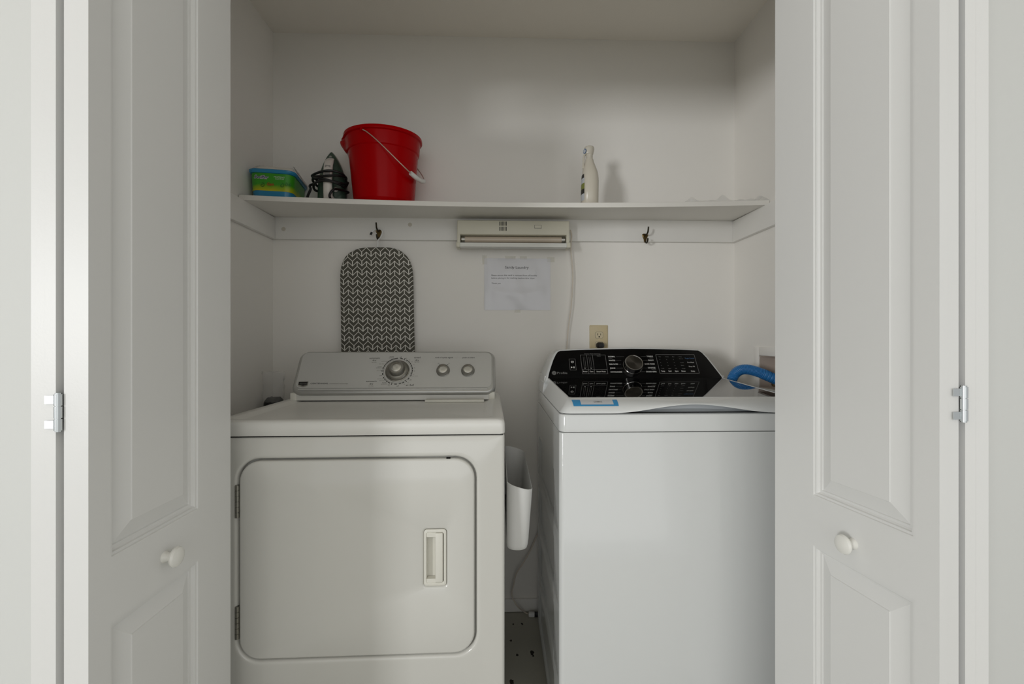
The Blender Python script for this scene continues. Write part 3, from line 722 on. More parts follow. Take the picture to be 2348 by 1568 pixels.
# knob
kc = on_panel(MP, 1450.5, 839, 0)
kM = Matrix.Translation((kc[0], 0, kc[1])) @ Matrix.Rotation(R(90), 4, 'X')
wk = MB().lathe([(0.0355, 0), (0.0355, 0.002), (0.0345, 0.003), (0.0335, 0.021), (0.0335, 0.0235), (0.0325, 0.025), (0.0300, 0.0252), (0.0292, 0.0246)], 48, kM).build('knob', dknob_m, pan, angle=30)
MB().lathe([(0.0293, 0.0235), (0.0293, 0.0248), (0.012, 0.0247), (0.0005, 0.0247)], 48, kM).build('knob_cap', dspun_m, wk, angle=30)
# ------------------------------------------------------------------ slim bin hanging on the dryer's side
bn = tag(empty('slim_bin', (0.0545, 1.40, 0.59)), 'slim white plastic bin hanging on the side of the dryer', 'bin')
def bin_loop(k, ins):              # k = 0 bottom .. 1 top
    w_ = 0.058+0.011*k; l_ = 0.37+0.035*k; r = 0.024+0.004*k
    z = 0.168*k
    return [(a+0.006*k-0.001, b, z+(-0.003 if b < 0 else 0.010)*k*k*(abs(b)/0.2)+0.020*k**3*max(0.0, 0.5-a/0.069)) for a, b in rr(w_-2*ins, l_-2*ins, r-ins*0.7, 7)]
lps = [[(a*0.80, b*0.96, 0.0) for a, b, z in bin_loop(0, 0.0)], [(a*0.93, b*0.985, 0.003) for a, b, z in bin_loop(0, 0)], [(a, b, 0.012) for a, b, z in bin_loop(0, 0)]]
for k in (0.15, 0.35, 0.6, 0.85, 1.0): lps.append(bin_loop(k, 0))
lps.append([(a, b, z+0.001) for a, b, z in bin_loop(1.0, 0.0012)])
for k in (0.97, 0.6, 0.3, 0.06): lps.append(bin_loop(k, 0.0026))
MB().loft(lps, True, True).build('bin_body', bin_m, bn, angle=50)
MB().box(-0.0362, -0.028, -0.03, 0.03, 0.10, 0.155, 0.002).build('mounting_pad', bin_m, bn)

# ------------------------------------------------------------------ floor flecks
for px, py, s_, fl in ((1177, 1431, 1.0, 'tiny dark fleck on the floor near the baseboard, on the dryer side'), (1197, 1430, 1.2, 'thin dark fleck on the floor closest to the plug lying by the baseboard'),
                       (1171.5, 1469, 1.3, 'slanting dark fleck midway along the floor gap, close to the dryer'), (1186, 1502, 1.4, 'curved dark fleck on the floor, left of the biggest one'),
                       (1220, 1496, 2.3, 'biggest dark fleck on the floor, close to the washer'), (1222.5, 1503.5, 1.0, 'tiny dark fleck just in front of the biggest one by the washer'),
                       (1174, 1563, 2.2, 'dark fleck on the floor at the very front of the gap between the machines')):
    p = on_floor(px, py); n = 9; r0 = 0.0052*s_
    rad = [r0*random.uniform(0.45, 1.15) for _ in range(n)]
    P = [(rad[k]*math.cos(2*math.pi*k/n)*0.8, rad[k]*math.sin(2*math.pi*k/n)*1.3) for k in range(n)]
    o = MB().loft([[(a, b, 0.0001) for a, b in P], [(a*0.9, b*0.9, 0.0012) for a, b in P]], True, True).build('dirt_fleck', chip_m, loc=(p.x, p.y, 0))
    tag(o, fl, 'fleck', 'dirt flecks on the floor')

# ------------------------------------------------------------------ under-shelf lamp with its cord
fy1 = YB-0.0197; fy0 = fy1-0.062
a = at(1048, 504, fy0); b = at(1306, 568, fy0)
fx0, fx1, fzt, fzb = a.x, b.x, a.z, b.z
fix = tag(empty('under_shelf_lamp', ((fx0+fx1)/2, fy1, fzb)), 'cream fluorescent strip lamp mounted under the shelf', 'lamp')
FW, FH, FD = fx1-fx0, fzt-fzb, fy1-fy0
fm = FH*0.47
mb = MB(); mb.box(-FW/2, FW/2, -FD, 0, fm, FH, 0.004, 3)                      # upper housing
mb.box(-FW/2+0.003, FW/2-0.003, -0.014, 0, 0.008, fm+0.002)                     # back plate behind the tube
mb.box(-FW/2, -FW/2+0.013, -FD, 0, 0.010, fm+0.004, 0.003); mb.box(FW/2-0.013, FW/2, -FD, 0, 0.010, fm+0.004, 0.003)
fb = mb.build('housing', fix_m, fix, angle=40)
mb = MB()
lps = []
for x in (-FW/2+0.012, FW/2-0.012):
    lps.append([(x, -0.014, fm*0.62), (x, -0.020, fm*0.45), (x, -FD*0.75, 0.020), (x, -FD-0.002, 0.018), (x, -FD-0.004, 0.002), (x, -FD+0.002, 0.0), (x, -0.012, 0.004)])
mb.loft(lps, True, True); mb.build('reflector', refl_m, fix, angle=20)
for s_ in (-1, 1):
    mb = MB(); a_, b_ = sorted((s_*(FW/2-0.012), s_*(FW/2+0.004))); mb.box(a_, b_, -FD-0.004, -0.01, 0.0, 0.021, 0.003); mb.build('end_bracket', fix_m, fix)
tz = fm*0.72
tb_ = MB().cyl((-FW/2+0.030, -FD*0.55, tz), (FW/2-0.030, -FD*0.55, tz), 0.0125, n=24).build('lamp_tube', tube_m, fix)
for s_ in (-1, 1):
    MB().cyl((s_*(FW/2-0.030), -FD*0.55, tz), (s_*(FW/2-0.0165), -FD*0.55, tz), 0.0132, n=24).build('tube_cap', alu_m, tb_)
    MB().cyl((s_*(FW/2-0.017), -FD*0.55, tz), (s_*(FW/2-0.0125), -FD*0.55, tz), 0.003, n=10).build('tube_pin', brassv_m, tb_)
MF = Matrix.Translation(((fx0+fx1)/2, fy1, fzb))
for r_ in range(2):
    for k in range(6):
        x, z = on_panel(MF, 1145.8+k*3.05, (512.8, 524.4)[r_], -FD)
        MB().box(x-0.0012, x+0.0012, -FD-0.0006, -FD+0.002, z-0.0083, z+0.0083).build('vent_slot', dark_m, fb, smooth=False)
x0, z1 = on_panel(MF, 1225.3, 516, -FD); x1, z0 = on_panel(MF, 1241.8, 523.6, -FD)
MB().box(x0, x1, -FD-0.0005, -FD+0.002, z0, z1).build('switch_frame', greyp_m, fb, smooth=False)
MB().box(x0+0.0012, x1-0.0012, -FD-0.0030, -FD+0.002, z0+0.0012, z1-0.0012, 0.0006).build('switch', fix_m, fb)
pts = [at(1308, 527, 1.905), at(1311, 540, 1.915), at(1309.5, 556, 1.918), at(1309, 575, 1.925), at(1311.5, 600, 1.930), at(1313.5, 628, 1.928), at(1312.5, 660, 1.928), at(1310, 700, 1.926), at(1306, 730, 1.926), at(1302, 765, 1.928), at(1299.5, 800, 1.930),
       at(1292, 860, 1.930), at(1285, 960, 1.930), at(1268, 1100, 1.930), at(1245, 1195, 1.92), at(1231, 1228, 1.915), at(1216, 1262, 1.91), at(1200, 1290, 1.905), at(1184, 1315, 1.90), at(1178, 1340, 1.90), at(1173.5, 1362, 1.895), at(1179, 1378, 1.888), at(1190, 1393, 1.880)]
e1 = on_floor(1205, 1405, 0.006); e2 = on_floor(1213, 1408.5, 0.008)
pts += [Vector((e1.x, e1.y, 0.007)), Vector((e2.x, e2.y, 0.009))]
off = Vector(fix.location)
cordo = MB().tube([p-off for p in smooth_pts(pts, 6)], 0.0027, 8).build('power_cord', cord_m, fix)
pe = pts[-1]
mb = MB(); mb.box(0, 0.026, -0.009, 0.009, 0.0, 0.017, 0.004, 2)
pl = mb.build('plug', wplas_m, fix, loc=(pe.x-off.x-0.002, pe.y-off.y, 0.0005-off.z), rot=(0, 0, R(-4)))
mb = MB(); mb.box(0.026, 0.044, -0.008, 0.008, 0.001, 0.017, 0.002); mb.build('plug_face', cordb_m, fix, loc=(pe.x-off.x-0.002, pe.y-off.y, 0.0005-off.z), rot=(0, 0, R(-4)))

# ------------------------------------------------------------------ notice on the back wall
na = at(1110.5, 592, YB); nb_ = at(1262, 711, YB)
NW, NH = nb_.x-na.x, na.z-nb_.z
notice = tag(empty('notice_sheet', ((na.x+nb_.x)/2, YB, nb_.z)), 'printed sandy laundry notice in a plastic sleeve taped to the wall', 'notice')
MN = Matrix.Translation(((na.x+nb_.x)/2, YB, nb_.z))
def puff(x, z):                    # soft bulges of the sleeve
    u = x/(NW/2); v = z/NH
    e = max(0, (1-u*u))*max(0, 4*v*(1-v))
    return -0.0015-0.0065*min(1, e*1.4)*(0.6+0.4*math.sin(3.1*u+2.2*v+1))-0.0016*math.sin(9*u+5*v)*min(1, e*2)-0.0022*math.exp(-((v-0.30-0.12*u*u)/0.06)**2)*min(1, e*2)-0.0020*math.exp(-((u+0.93-0.10*v)/0.05)**2)-0.0018*math.exp(-((u-0.80)/0.04)**2)*min(1, v*2)
mb = MB(); GX, GZ = 26, 20
G = [[mb.bm.verts.new((-NW/2+NW*i/GX, puff(-NW/2+NW*i/GX, NH*j/GZ), NH*j/GZ)) for j in range(GZ+1)] for i in range(GX+1)]
for i in range(GX):
    for j in range(GZ): mb.bm.faces.new((G[i][j], G[i][j+1], G[i+1][j+1], G[i+1][j]))
sl = mb.build('sleeve', paper_m, notice, angle=60)
def nt_text(body, xa, xb, yb, h):
    (a, c_), (b, _) = on_panel(MN, xa, yb), on_panel(MN, xb, yb)
    V, F = text_mesh(body); x0 = min(v[0] for v in V); x1 = max(v[0] for v in V); sz = h/555.0/CAPH
    me = bpy.data.meshes.new('lettering'); P = [(a+(v[0]-x0)/(x1-x0)*(b-a), c_+v[1]*sz) for v in V]
    me.from_pydata([(x, puff(x, z)-0.0006, z) for x, z in P], [], F)
    return link('lettering', me, ink_m, notice, smooth=False)
nt_text('Sandy Laundry', 1158, 1212, 616.3, 6.4)
nt_text('Please ensure that sand is removed from all laundry', 1127, 1231, 633, 3.4)
nt_text('before placing in the washing machine &/or dryer.', 1127, 1227, 639.3, 3.4)
nt_text('Thank you', 1127, 1148, 651.3, 3.4)
for xa, xb, ya, yb in ((1106, 1116, 586, 606), (1158, 1182, 587.5, 594.5), (1192, 1208, 588, 595), (1255, 1271, 590, 601), (1180, 1193, 709, 716.5)):
    p = on_panel(MN, xa, yb); q = on_panel(MN, xb, ya)
    MB().box(p[0], q[0], -0.0022, -0.0006, p[1], q[1]).build('tape', tape_m, notice, smooth=False)

# ------------------------------------------------------------------ outlet and the plug in it
oa = at(1352, 745.5, YB-0.005); ob_ = at(1394, 745.5, YB-0.005)
OW = ob_.x-oa.x; OH = OW*1.62
ocx, ozt = (oa.x+ob_.x)/2, oa.z
outlet = tag(empty('wall_outlet', (ocx, YB, ozt-OH/2)), 'beige electrical outlet plate on the wall behind the washer', 'outlet')
lps = [[(a, y, b) for a, b in rr(OW-2*i_, OH-2*i_, 0.003, 3)] for i_, y in ((0, -0.0005), (0, -0.003), (0.0015, -0.0048), (0.004, -0.0055))]
op = MB().loft(lps, True, True).build('face_plate', plate_m, outlet, angle=30)
MO = Matrix.Translation((ocx, YB, ozt-OH/2))
rx, rzz = on_panel(MO, 1373.8, 768.3, -0.006)
_, rz2 = on_panel(MO, 1374.5, 790, -0.006)
def recep(z):
    P = [(max(-0.0165, min(0.0165, 0.0178*math.cos(t)))*1.0, max(-0.0135, min(0.0135, 0.0178*math.sin(t)))) for t in [2*math.pi*k/40 for k in range(40)]]
    o_ = MB().loft([[(rx+a*1.07, -0.0050, z+b*1.07) for a, b in P], [(rx+a*1.07, -0.0057, z+b*1.07) for a, b in P]], True, True).build('receptacle_gap', greyp_m, op)
    r_ = MB().loft([[(rx+a, -0.005, z+b) for a, b in P], [(rx+a, -0.0066, z+b) for a, b in P]], True, True).build('receptacle', recp_m, outlet)
    mb = MB()
    mb.box(rx-0.0072, rx-0.0050, -0.0069, -0.006, z-0.001, z+0.0080); mb.box(rx+0.0052, rx+0.0072, -0.0069, -0.006, z-0.001, z+0.0072)
    mb.lathe([(0.0030, 0), (0.0030, 0.0009)], 14, Matrix.Translation((rx, -0.006, z-0.0072)) @ Matrix.Rotation(R(90), 4, 'X'))
    mb.build('slot', dark_m, r_, smooth=False)
recep(rzz); recep(rz2-0.001)
MB().lathe([(0.0028, 0), (0.0028, 0.0012), (0.0015, 0.0016)], 14, Matrix.Translation((rx, -0.0055, (rzz+rz2)/2)) @ Matrix.Rotation(R(90), 4, 'X')).build('plate_screw', recp_m, outlet)
pg = tag(empty('power_plug', (ocx+rx+0.002, YB-0.0072, ozt-OH/2+rz2-0.003)), 'black power plug pushed into the lower socket of the beige outlet', 'plug')
MB().loft([[(a, y, b) for a, b in rr(w_, h_, r_, 5)] for w_, h_, r_, y in ((0.032, 0.026, 0.012, 0.0), (0.034, 0.027, 0.0125, -0.004), (0.031, 0.025, 0.0115, -0.022), (0.020, 0.018, 0.008, -0.030))], True, True).build('plug_body', cordb_m, pg)
MB().tube(smooth_pts([(0, -0.025, -0.004), (0, -0.033, -0.02), (0.0, -0.034, -0.06), (0.01, -0.032, -0.14), (0.0, -0.03, -0.40)], 6), 0.0042, 8).build('power_cord', cordb_m, pg)

# ------------------------------------------------------------------ brass coat hooks
def coat_hook(px, py, label):
    p = at(px, py, YB-0.0195)
    h = tag(empty('coat_hook', (p.x, p.y, p.z)), label, 'hook', 'brass coat hooks on the board')
    prof = [(-0.0125, 0.004), (-0.0135, 0.001), (-0.0105, -0.007), (-0.006, -0.018), (-0.0045, -0.028), (-0.002, -0.032), (0.002, -0.032), (0.0045, -0.028), (0.006, -0.018), (0.0105, -0.007), (0.0135, 0.001), (0.0125, 0.004), (0.008, 0.007), (-0.008, 0.007)]
    MB().loft([[(a, 0, b) for a, b in prof], [(a*0.97, -0.0022, b*0.97) for a, b in prof], [(a*0.7, -0.0042, b*0.8-0.001) for a, b in prof]], True, True).build('plate', brass_m, h, angle=25)
    for s_ in (-1, 1): MB().lathe([(0.0024, 0), (0.0024, 0.001), (0.001, 0.0016)], 10, Matrix.Translation((s_*0.0098, -0.0030, 0.001)) @ Matrix.Rotation(R(90), 4, 'X')).build('screw', brassv_m, h)
    up = smooth_pts([(0, -0.002, 0.001), (0, -0.012, -0.001), (0, -0.026, 0.000), (0, -0.038, 0.006), (0, -0.043, 0.018), (0, -0.045, 0.026)], 5)
    MB().tube(up, [0.0036-0.0006*k/len(up) for k in range(len(up))], 10).build('upper_prong', dbrass_m, h)
    lo = smooth_pts([(0, -0.002, -0.026), (0, -0.012, -0.034), (0, -0.024, -0.036), (0, -0.034, -0.030), (0, -0.037, -0.020)], 5)
    MB().tube(lo, 0.0032, 10).build('lower_prong', dbrass_m, h)
    return h
coat_hook(1479, 539.5, 'empty brass coat hook on the board above the washer, to the right of the lamp')
coat_hook(869, 530.5, 'brass coat hook on the board, with the ironing board hanging from it')

# ------------------------------------------------------------------ ironing board
BY = YB-0.040
bt = at(866, 567, BY); bl = at(779.5, 700, BY); br = at(945.5, 700, BY)
BW = br.x-bl.x
iron_b = tag(empty('ironing_board', ((bl.x+br.x)/2, BY, bt.z)), 'small tabletop ironing board with a grey chevron cover hanging from a hook', 'ironing board')
BL = 0.80
half = BW/2
prof = []
for k in range(33):               # rounded nose
    t = math.pi*k/32; cs, sn = math.cos(t), math.sin(t)
    prof.append((half*abs(cs)**0.62*(1 if cs > 0 else -1), -0.135+0.135*abs(sn)**0.80))
prof += [(-half, -0.3), (-half*1.02, -BL+0.03), (-half*0.99, -BL+0.008), (-half*0.93, -BL), (half*0.93, -BL), (half*0.99, -BL+0.008), (half*1.02, -BL+0.03), (half, -0.3)]
loops = []
for ins, y in ((0.012, 0.016), (0.001, 0.015), (0.0, 0.010), (0.0, -0.002), (0.001, -0.006), (0.004, -0.0085), (0.009, -0.010)):
    loops.append([(a*(1-ins/half), y, b-ins if b > -0.02 else b) for a, b in prof])
brd = MB().loft(loops, True, True).build('cover', chev_m, iron_b, angle=50, rot=(0, R(-1.0), 0))
pts = [at(866.3, 572, BY-0.002), at(866.3, 560, BY-0.002), at(866.5, 552, BY-0.008), at(872, 544.5, BY-0.014), at(876.3, 536, BY-0.016), at(876, 529, BY-0.014), at(871, 524.8, BY-0.009), at(863, 523.8, BY-0.008), at(856.5, 527.5, BY-0.010), at(852.5, 532.5, BY-0.012)]
o_ = Vector(iron_b.location)
hk = MB().tube([p-o_ for p in smooth_pts(pts, 6)], 0.0024, 8).build('hanging_hook', wplas_m, iron_b)
MB().tube([pts[-1]-o_, at(849.6, 538, BY-0.014)-o_], 0.0042, 10).build('hook_tip', cordb_m, hk)

# ------------------------------------------------------------------ red bucket
bx, by = -0.444, 1.806
bz = shelf_top(bx, by)+0.0004
bucket = tag(empty('bucket', (bx, by, bz)), 'red plastic bucket with a wire handle standing on the shelf', 'bucket')
bucket.rotation_euler = (R(3.6), 0, 0)
prof = [(0.1095, 0.0), (0.1115, 0.003), (0.1135, 0.012), (0.1150, 0.014), (0.1312, 0.197), (0.1352, 0.201), (0.1366, 0.207), (0.1400, 0.240), (0.1405, 0.246), (0.1475, 0.249), (0.1482, 0.256), (0.1470, 0.2605), (0.1440, 0.262), (0.1395, 0.260), (0.1370, 0.250), (0.1255, 0.168), (0.1095, 0.006), (0.05, 0.004)]
NB = 72; loops = []
for i, (r, z) in enumerate(prof):
    lp = []
    for k in range(NB):
        t = 2*math.pi*k/NB; dr = 0.0
        if i <= 9 and z > 0.10:    # pouring lip
            d_ = (t-math.pi+math.pi) % (2*math.pi)-math.pi
            d_ = ((t-R(186)+math.pi) % (2*math.pi))-math.pi
            g = math.exp(-((z-0.240)/0.036)**2) if z < 0.240 else math.exp(-((z-0.240)/0.010)**2)
            dr = 0.024*math.exp(-(d_/0.16)**2)*g
        lp.append(((r+dr)*math.cos(t), (r+dr)*math.sin(t), z))
    loops.append(lp)
    if i < 9 and prof[i+1][1]-z > 0.03 and z > 0.01:
        r2, z2 = prof[i+1]
        for q in range(1, 8):
            f = q/8; lp = []
            for k in range(NB):
                t = 2*math.pi*k/NB; zz = z+(z2-z)*f; r3 = r+(r2-r)*f
                d_ = ((t-R(186)+math.pi) % (2*math.pi))-math.pi
                g = math.exp(-((zz-0.240)/0.036)**2) if zz < 0.240 else math.exp(-((zz-0.240)/0.010)**2)
                r3 += 0.024*math.exp(-(d_/0.16)**2)*g
                lp.append((r3*math.cos(t), r3*math.sin(t), zz))
            loops.append(lp)
MB().loft(loops, True, True).build('pail', red_m, bucket, angle=30)
ea = R(253)                        # ear direction, towards the room
E1 = Vector((math.cos(ea), math.sin(ea), 0))*0.149; Gd = Vector((-math.sin(ea), math.cos(ea), 0))
zc = 0.243
def bail(t):                       # t 0..pi
    v = E1*math.cos(t)+Gd*(0.152*math.sin(t)**0.85)
    return Vector((v.x, v.y, zc-0.150*math.sin(t)**1.1))
pts = [bail(math.pi*k/40) for k in range(41)]
wr = MB().tube(pts, 0.0020, 8).build('bail_handle', wire_m, bucket)
gp = [bail(math.pi*(0.5+0.085*(k-4)/4.0*1.4)) for k in range(9)]
gr = MB().tube(gp, [0.0085, 0.0085, 0.0085, 0.0085, 0.0078, 0.0085, 0.0085, 0.0085, 0.0085], 14).build('grip', wplas_m, wr)
for s_ in (-1, 1):
    d = E1.normalized()*s_
    MB().cyl(Vector((0, 0, zc))+d*0.138, Vector((0, 0, zc))+d*0.1515, 0.0055, n=12).build('ear', red_m, bucket)

# ------------------------------------------------------------------ clothes iron standing on its heel
ip = at(759, 460, 1.80)
iz = shelf_top(ip.x, 1.80)
iron = tag(empty('clothes_iron', (ip.x, 1.80, iz), R(6)), 'dark green and white clothes iron standing upright with its black cord wrapped around', 'iron')
IH = 0.219
def iron_w(z, W=0.054):
    t = z/IH
    return W*(1-max(0, (t-0.30)/0.70)**1.9)**0.80 if t < 1 else 0.0
def iron_outline(W, top):
    P = []
    zs_ = [top*math.sin(R(90*k/18)) for k in range(19)]
    rt = [(iron_w(z*IH/top, W), z) for z in zs_[:-1]]
    return rt+[(0.0, top)]+[(-a, z) for a, z in reversed(rt)]
O = iron_outline(0.056, IH); O2 = iron_outline(0.0535, IH-0.004); O3 = iron_outline(0.049, IH-0.010); O4 = iron_outline(0.036, IH-0.035)
MB().loft([[(a, 0.040, b) for a, b in O], [(a, 0.034, b) for a, b in O]], True, True).build('soleplate', sole_m, iron, angle=40)
MB().loft([[(a, 0.034, b) for a, b in O2], [(a, 0.012, b) for a, b in O2], [(a, 0.000, b) for a, b in O3], [(a, -0.010, b) for a, b in O4]], True, True).build('iron_body', green_m, iron, angle=40)
hp_ = [(0.006, 0.189, 0.0035), (0.003, 0.1875, 0.0075), (-0.002, 0.184, 0.0112), (-0.010, 0.178, 0.0145), (-0.026, 0.165, 0.0165), (-0.038, 0.145, 0.0170), (-0.046, 0.115, 0.0168), (-0.050, 0.08, 0.0165), (-0.048, 0.045, 0.0168), (-0.040, 0.015, 0.0175), (-0.030, 0.0, 0.018)]
lps = []
for y, z, r in hp_:
    lps.append([(r*math.cos(2*math.pi*k/20), y+0.012*math.sin(2*math.pi*k/20), z+0.004*math.sin(2*math.pi*k/20)) for k in range(20)])
ih = MB().loft(lps, True, True).build('handle', ironw_m, iron, angle=50)
MB().box(-0.016, 0.016, -0.030, 0.0, 0.0005, 0.030, 0.004).build('heel', ironw_m, iron)
MB().box(-0.010, 0.010, -0.0515, -0.044, 0.128, 0.140, 0.002).build('steam_slider', irong_m, ih)
MB().box(-0.009, 0.009, -0.0605, -0.052, 0.098, 0.116, 0.003).build('spray_button', irong_m, ih)
MB().lathe([(0.009, 0), (0.009, 0.004), (0.007, 0.0055)], 18, Matrix.Translation((0.020, -0.008, 0.060)) @ Matrix.Rotation(R(90), 4, 'X')).build('dial', ironw_m, iron)
MB().lathe([(0.006, 0), (0.005, 0.003), (0.003, 0.005)], 14, Matrix.Translation((0.0, -0.004, 0.188)) @ Matrix.Rotation(R(90), 4, 'X')).build('spray_nozzle', irong_m, iron)
wrap = []
for turn, (z0, z1, bx_) in enumerate(((0.106, 0.112, 0.062), (0.098, 0.090, 0.060), (0.078, 0.086, 0.063), (0.070, 0.058, 0.062))):
    for k in range(20):
        t = 2*math.pi*k/20; f = k/20
        wrap.append((bx_*math.cos(t+0.3)*(1.0+0.05*math.sin(3*t+turn)), -0.013+0.058*-math.sin(t+0.3) if True else 0, z0+(z1-z0)*f+0.006*math.sin(2*t+turn*1.7)))
wrap += [(0.03, -0.065, 0.045), (0.012, -0.070, 0.02), (0.016, -0.060, -0.0)]
wrap = [(x, y, max(z, 0.005)) for x, y, z in wrap]
MB().tube(smooth_pts(wrap, 4), 0.0046, 8).build('cord', cordb_m, iron)
MB().tube(smooth_pts([(-0.060, -0.02, 0.075), (-0.070, -0.03, 0.065), (-0.066, -0.035, 0.050), (-0.076, -0.03, 0.030), (-0.084, -0.02, 0.012), (-0.078, 0.0, 0.006), (-0.066, 0.01, 0.006)], 6), 0.0046, 8).build('cord', cordb_m, iron)
MB().box(-0.092, -0.070, 0.004, 0.022, 0.001, 0.020, 0.003).build('cord_plug', cordb_m, iron)

# ------------------------------------------------------------------ tub of cloths with a pouch on top
tp = at(569.5, 446, 1.722); TRZ = R(9)
TW, TDp, TH = 0.156, 0.200, 0.110
tc_ = Vector((tp.x, 1.722))+Vector((math.cos(TRZ)*TW/2-math.sin(TRZ)*TDp/2, math.sin(TRZ)*TW/2+math.cos(TRZ)*TDp/2))
tzb = shelf_top(tc_.x, tc_.y)
tub = tag(empty('cloth_tub', (tc_.x, tc_.y, tzb), TRZ), 'blue plastic tub of mopping cloths with a green label on the shelf', 'tub')
MT = Matrix.Translation((tc_.x, tc_.y, tzb)) @ Matrix.Rotation(TRZ, 4, 'Z')
def tub_loop(z, ins=0.0, dz=0.0):
    k = z/TH; return [(a, b, z+dz) for a, b in rr((TW-0.014+0.010*k)-2*ins, (TDp-0.014+0.010*k)-2*ins, 0.030, 7)]
MB().loft([[(a*0.9, b*0.92, 0.0) for a, b, _ in tub_loop(0)], [(a*0.98, b*0.985, 0.004) for a, b, _ in tub_loop(0)], tub_loop(0.010), tub_loop(TH-0.012)], True, True).build('tub_body', tub_m, tub, angle=50)
MB().loft([tub_loop(TH-0.013, -0.004), tub_loop(TH-0.008, -0.0075), tub_loop(TH-0.002, -0.0075), tub_loop(TH+0.001, -0.004), tub_loop(TH+0.001, 0.004), tub_loop(TH-0.003, 0.010)], True, True).build('lid', tub_m, tub, angle=40)
lbl = MB().loft([tub_loop(0.031, -0.0008), tub_loop(0.031, -0.0012), tub_loop(TH-0.014, -0.0012), tub_loop(TH-0.014, -0.0008)]).build('label', tublabel_m, tub, angle=50)
tf = -(TDp-0.006)/2-0.0022
def tt(body, m, xa, xb, yb, h, **kw):
    a = on_panel(MT, xa, yb, tf); b = on_panel(MT, xb, yb, tf); c_ = on_panel(MT, xa, yb-h, tf)
    return lettering(tub, body, m, a[0], a[1], b[0]-a[0], c_[1]-a[1], y=tf, **kw)
tt('Swiffer', wprint_m, 582.2, 616.2, 408.4, 8.4, shear=0.25, bold=0.05)
o_ = tt('Swiffer', purple_m, 583, 615.5, 408, 7.6, shear=0.25, bold=0.012); 
for v in o_.data.vertices: v.co.y -= 0.0006
tt('WET', lime_m, 634, 646, 402.2, 2.8); tt('MOPPING', wprint_m, 628, 652.5, 406.8, 3.0); tt('CLOTHS', wprint_m, 631, 651, 411.2, 3.0)
tt('Gain', redp_m, 612, 628, 424.6, 6.6, shear=0.15, bold=0.015)
mb = MB()
def tpt(px, py): return on_panel(MT, px, py, tf)
for cx_, cy_, s_ in ((601, 424, 1.0), (646, 425, 1.0), (655.5, 423, 0.8), (664, 424, 0.8)):
    c_ = tpt(cx_, cy_)
    for q in range(16):
        a0, a1 = q*28, (q+1)*28; r_ = (0.0095-0.00052*q)*s_
        arc2d(mb, c_[0], c_[1], r_-0.0018*s_, r_, a0, a1, tf, 2)
mb.build('scroll_print', dgreen_m, tub, smooth=False)
# pouch
pzt = tzb+TH+0.0015
pch = tag(empty('cloth_packet', (tc_.x+0.004, tc_.y+0.004, pzt), TRZ+R(2)), 'flat packet of white cloths in clear film lying on the tub', 'packet')
mb = MB(); GX, GY = 16, 16
lo, hi = [], []
def pk(u, v, top):
    e = (1-abs(u)**5)*(1-abs(v)**5)
    return (0.067*u, 0.091*v, (0.021*e**0.28+0.0020*math.sin(7*u+4*v)*e) if top else 0.001*e)
for top in (0, 1):
    G = [[mb.bm.verts.new(pk(-1+2*i/GX, -1+2*j/GY, top)) for j in range(GY+1)] for i in range(GX+1)]
    for i in range(GX):
        for j in range(GY): mb.bm.faces.new((G[i][j], G[i][j+1], G[i+1][j+1], G[i+1][j]))
mb.build('cloths', cloth_m, pch, angle=60)
mb = MB()
G = []
for i in range(15):
    col_ = []
    for j in range(13):
        u = -1+2*i/14; v = -1+2*j/12
        e = max(0, 1-abs(u)**4)*max(0, 1-abs(v)**4)
        col_.append(mb.bm.verts.new((0.083*u, 0.008+0.084*v, 0.0235*e**0.35+0.0035+0.0025*math.sin(5*u+3*v+1)+(0.010*max(0, -u-0.5)))))
    G.append(col_)
for i in range(14):
    for j in range(12): mb.bm.faces.new((G[i][j], G[i][j+1], G[i+1][j+1], G[i+1][j]))
mb.build('film', film_m, pch, angle=60)
mb = MB()
G = []
for i in range(7):
    G.append([mb.bm.verts.new((0.060+0.004*i, -0.075+0.17*j/8, 0.026-0.0022*i+0.002*math.sin(j*1.3+i)-(0.02*(i/6)**2))) for j in range(9)])
for i in range(6):
    for j in range(8): mb.bm.faces.new((G[i][j], G[i][j+1], G[i+1][j+1], G[i+1][j]))
mb.build('printed_flap', pouch_m, pch, angle=60)

# ------------------------------------------------------------------ bottle
by_ = 1.768
b0 = at(1352, 463, by_); bzz = shelf_top(b0.x, by_)
btl = tag(empty('cleaner_bottle', (b0.x, by_, bzz)), 'pearl white plastic cleaner bottle standing alone on the shelf', 'bottle')
S = 1/586.0
def bl_z(py): return at(1352, py, by_-0.005).z-bzz
rows = [(None, -18.0, 18.6, 0.030), (None, -19.0, 19.4, 0.034), (440, -19.2, 19.8, 0.036), (415, -18.4, 20.2, 0.036), (404, -17.6, 19.4, 0.035), (395, -16.6, 17.6, 0.033), (386, -15.2, 14.6, 0.029), (378, -13.2, 11.6, 0.024), (371, -11.0, 9.2, 0.019), (366, -9.6, 8.2, 0.0165)]
lps = []
for i, (py, l, r, d) in enumerate(rows):
    z = (0.0, 0.004)[i] if py is None else bl_z(py)
    c_ = (l+r)/2*S; h_ = (r-l)/2*S
    lp = []
    for k in range(32):
        t = 2*math.pi*k/32; cs, sn = math.cos(t), math.sin(t)
        lp.append((c_+h_*abs(cs)**0.85*(1 if cs >= 0 else -1), d*abs(sn)**0.85*(1 if sn >= 0 else -1), z))
    lps.append(lp)
MB().loft(lps, True, True).build('bottle_body', bottle_m, btl, angle=60)
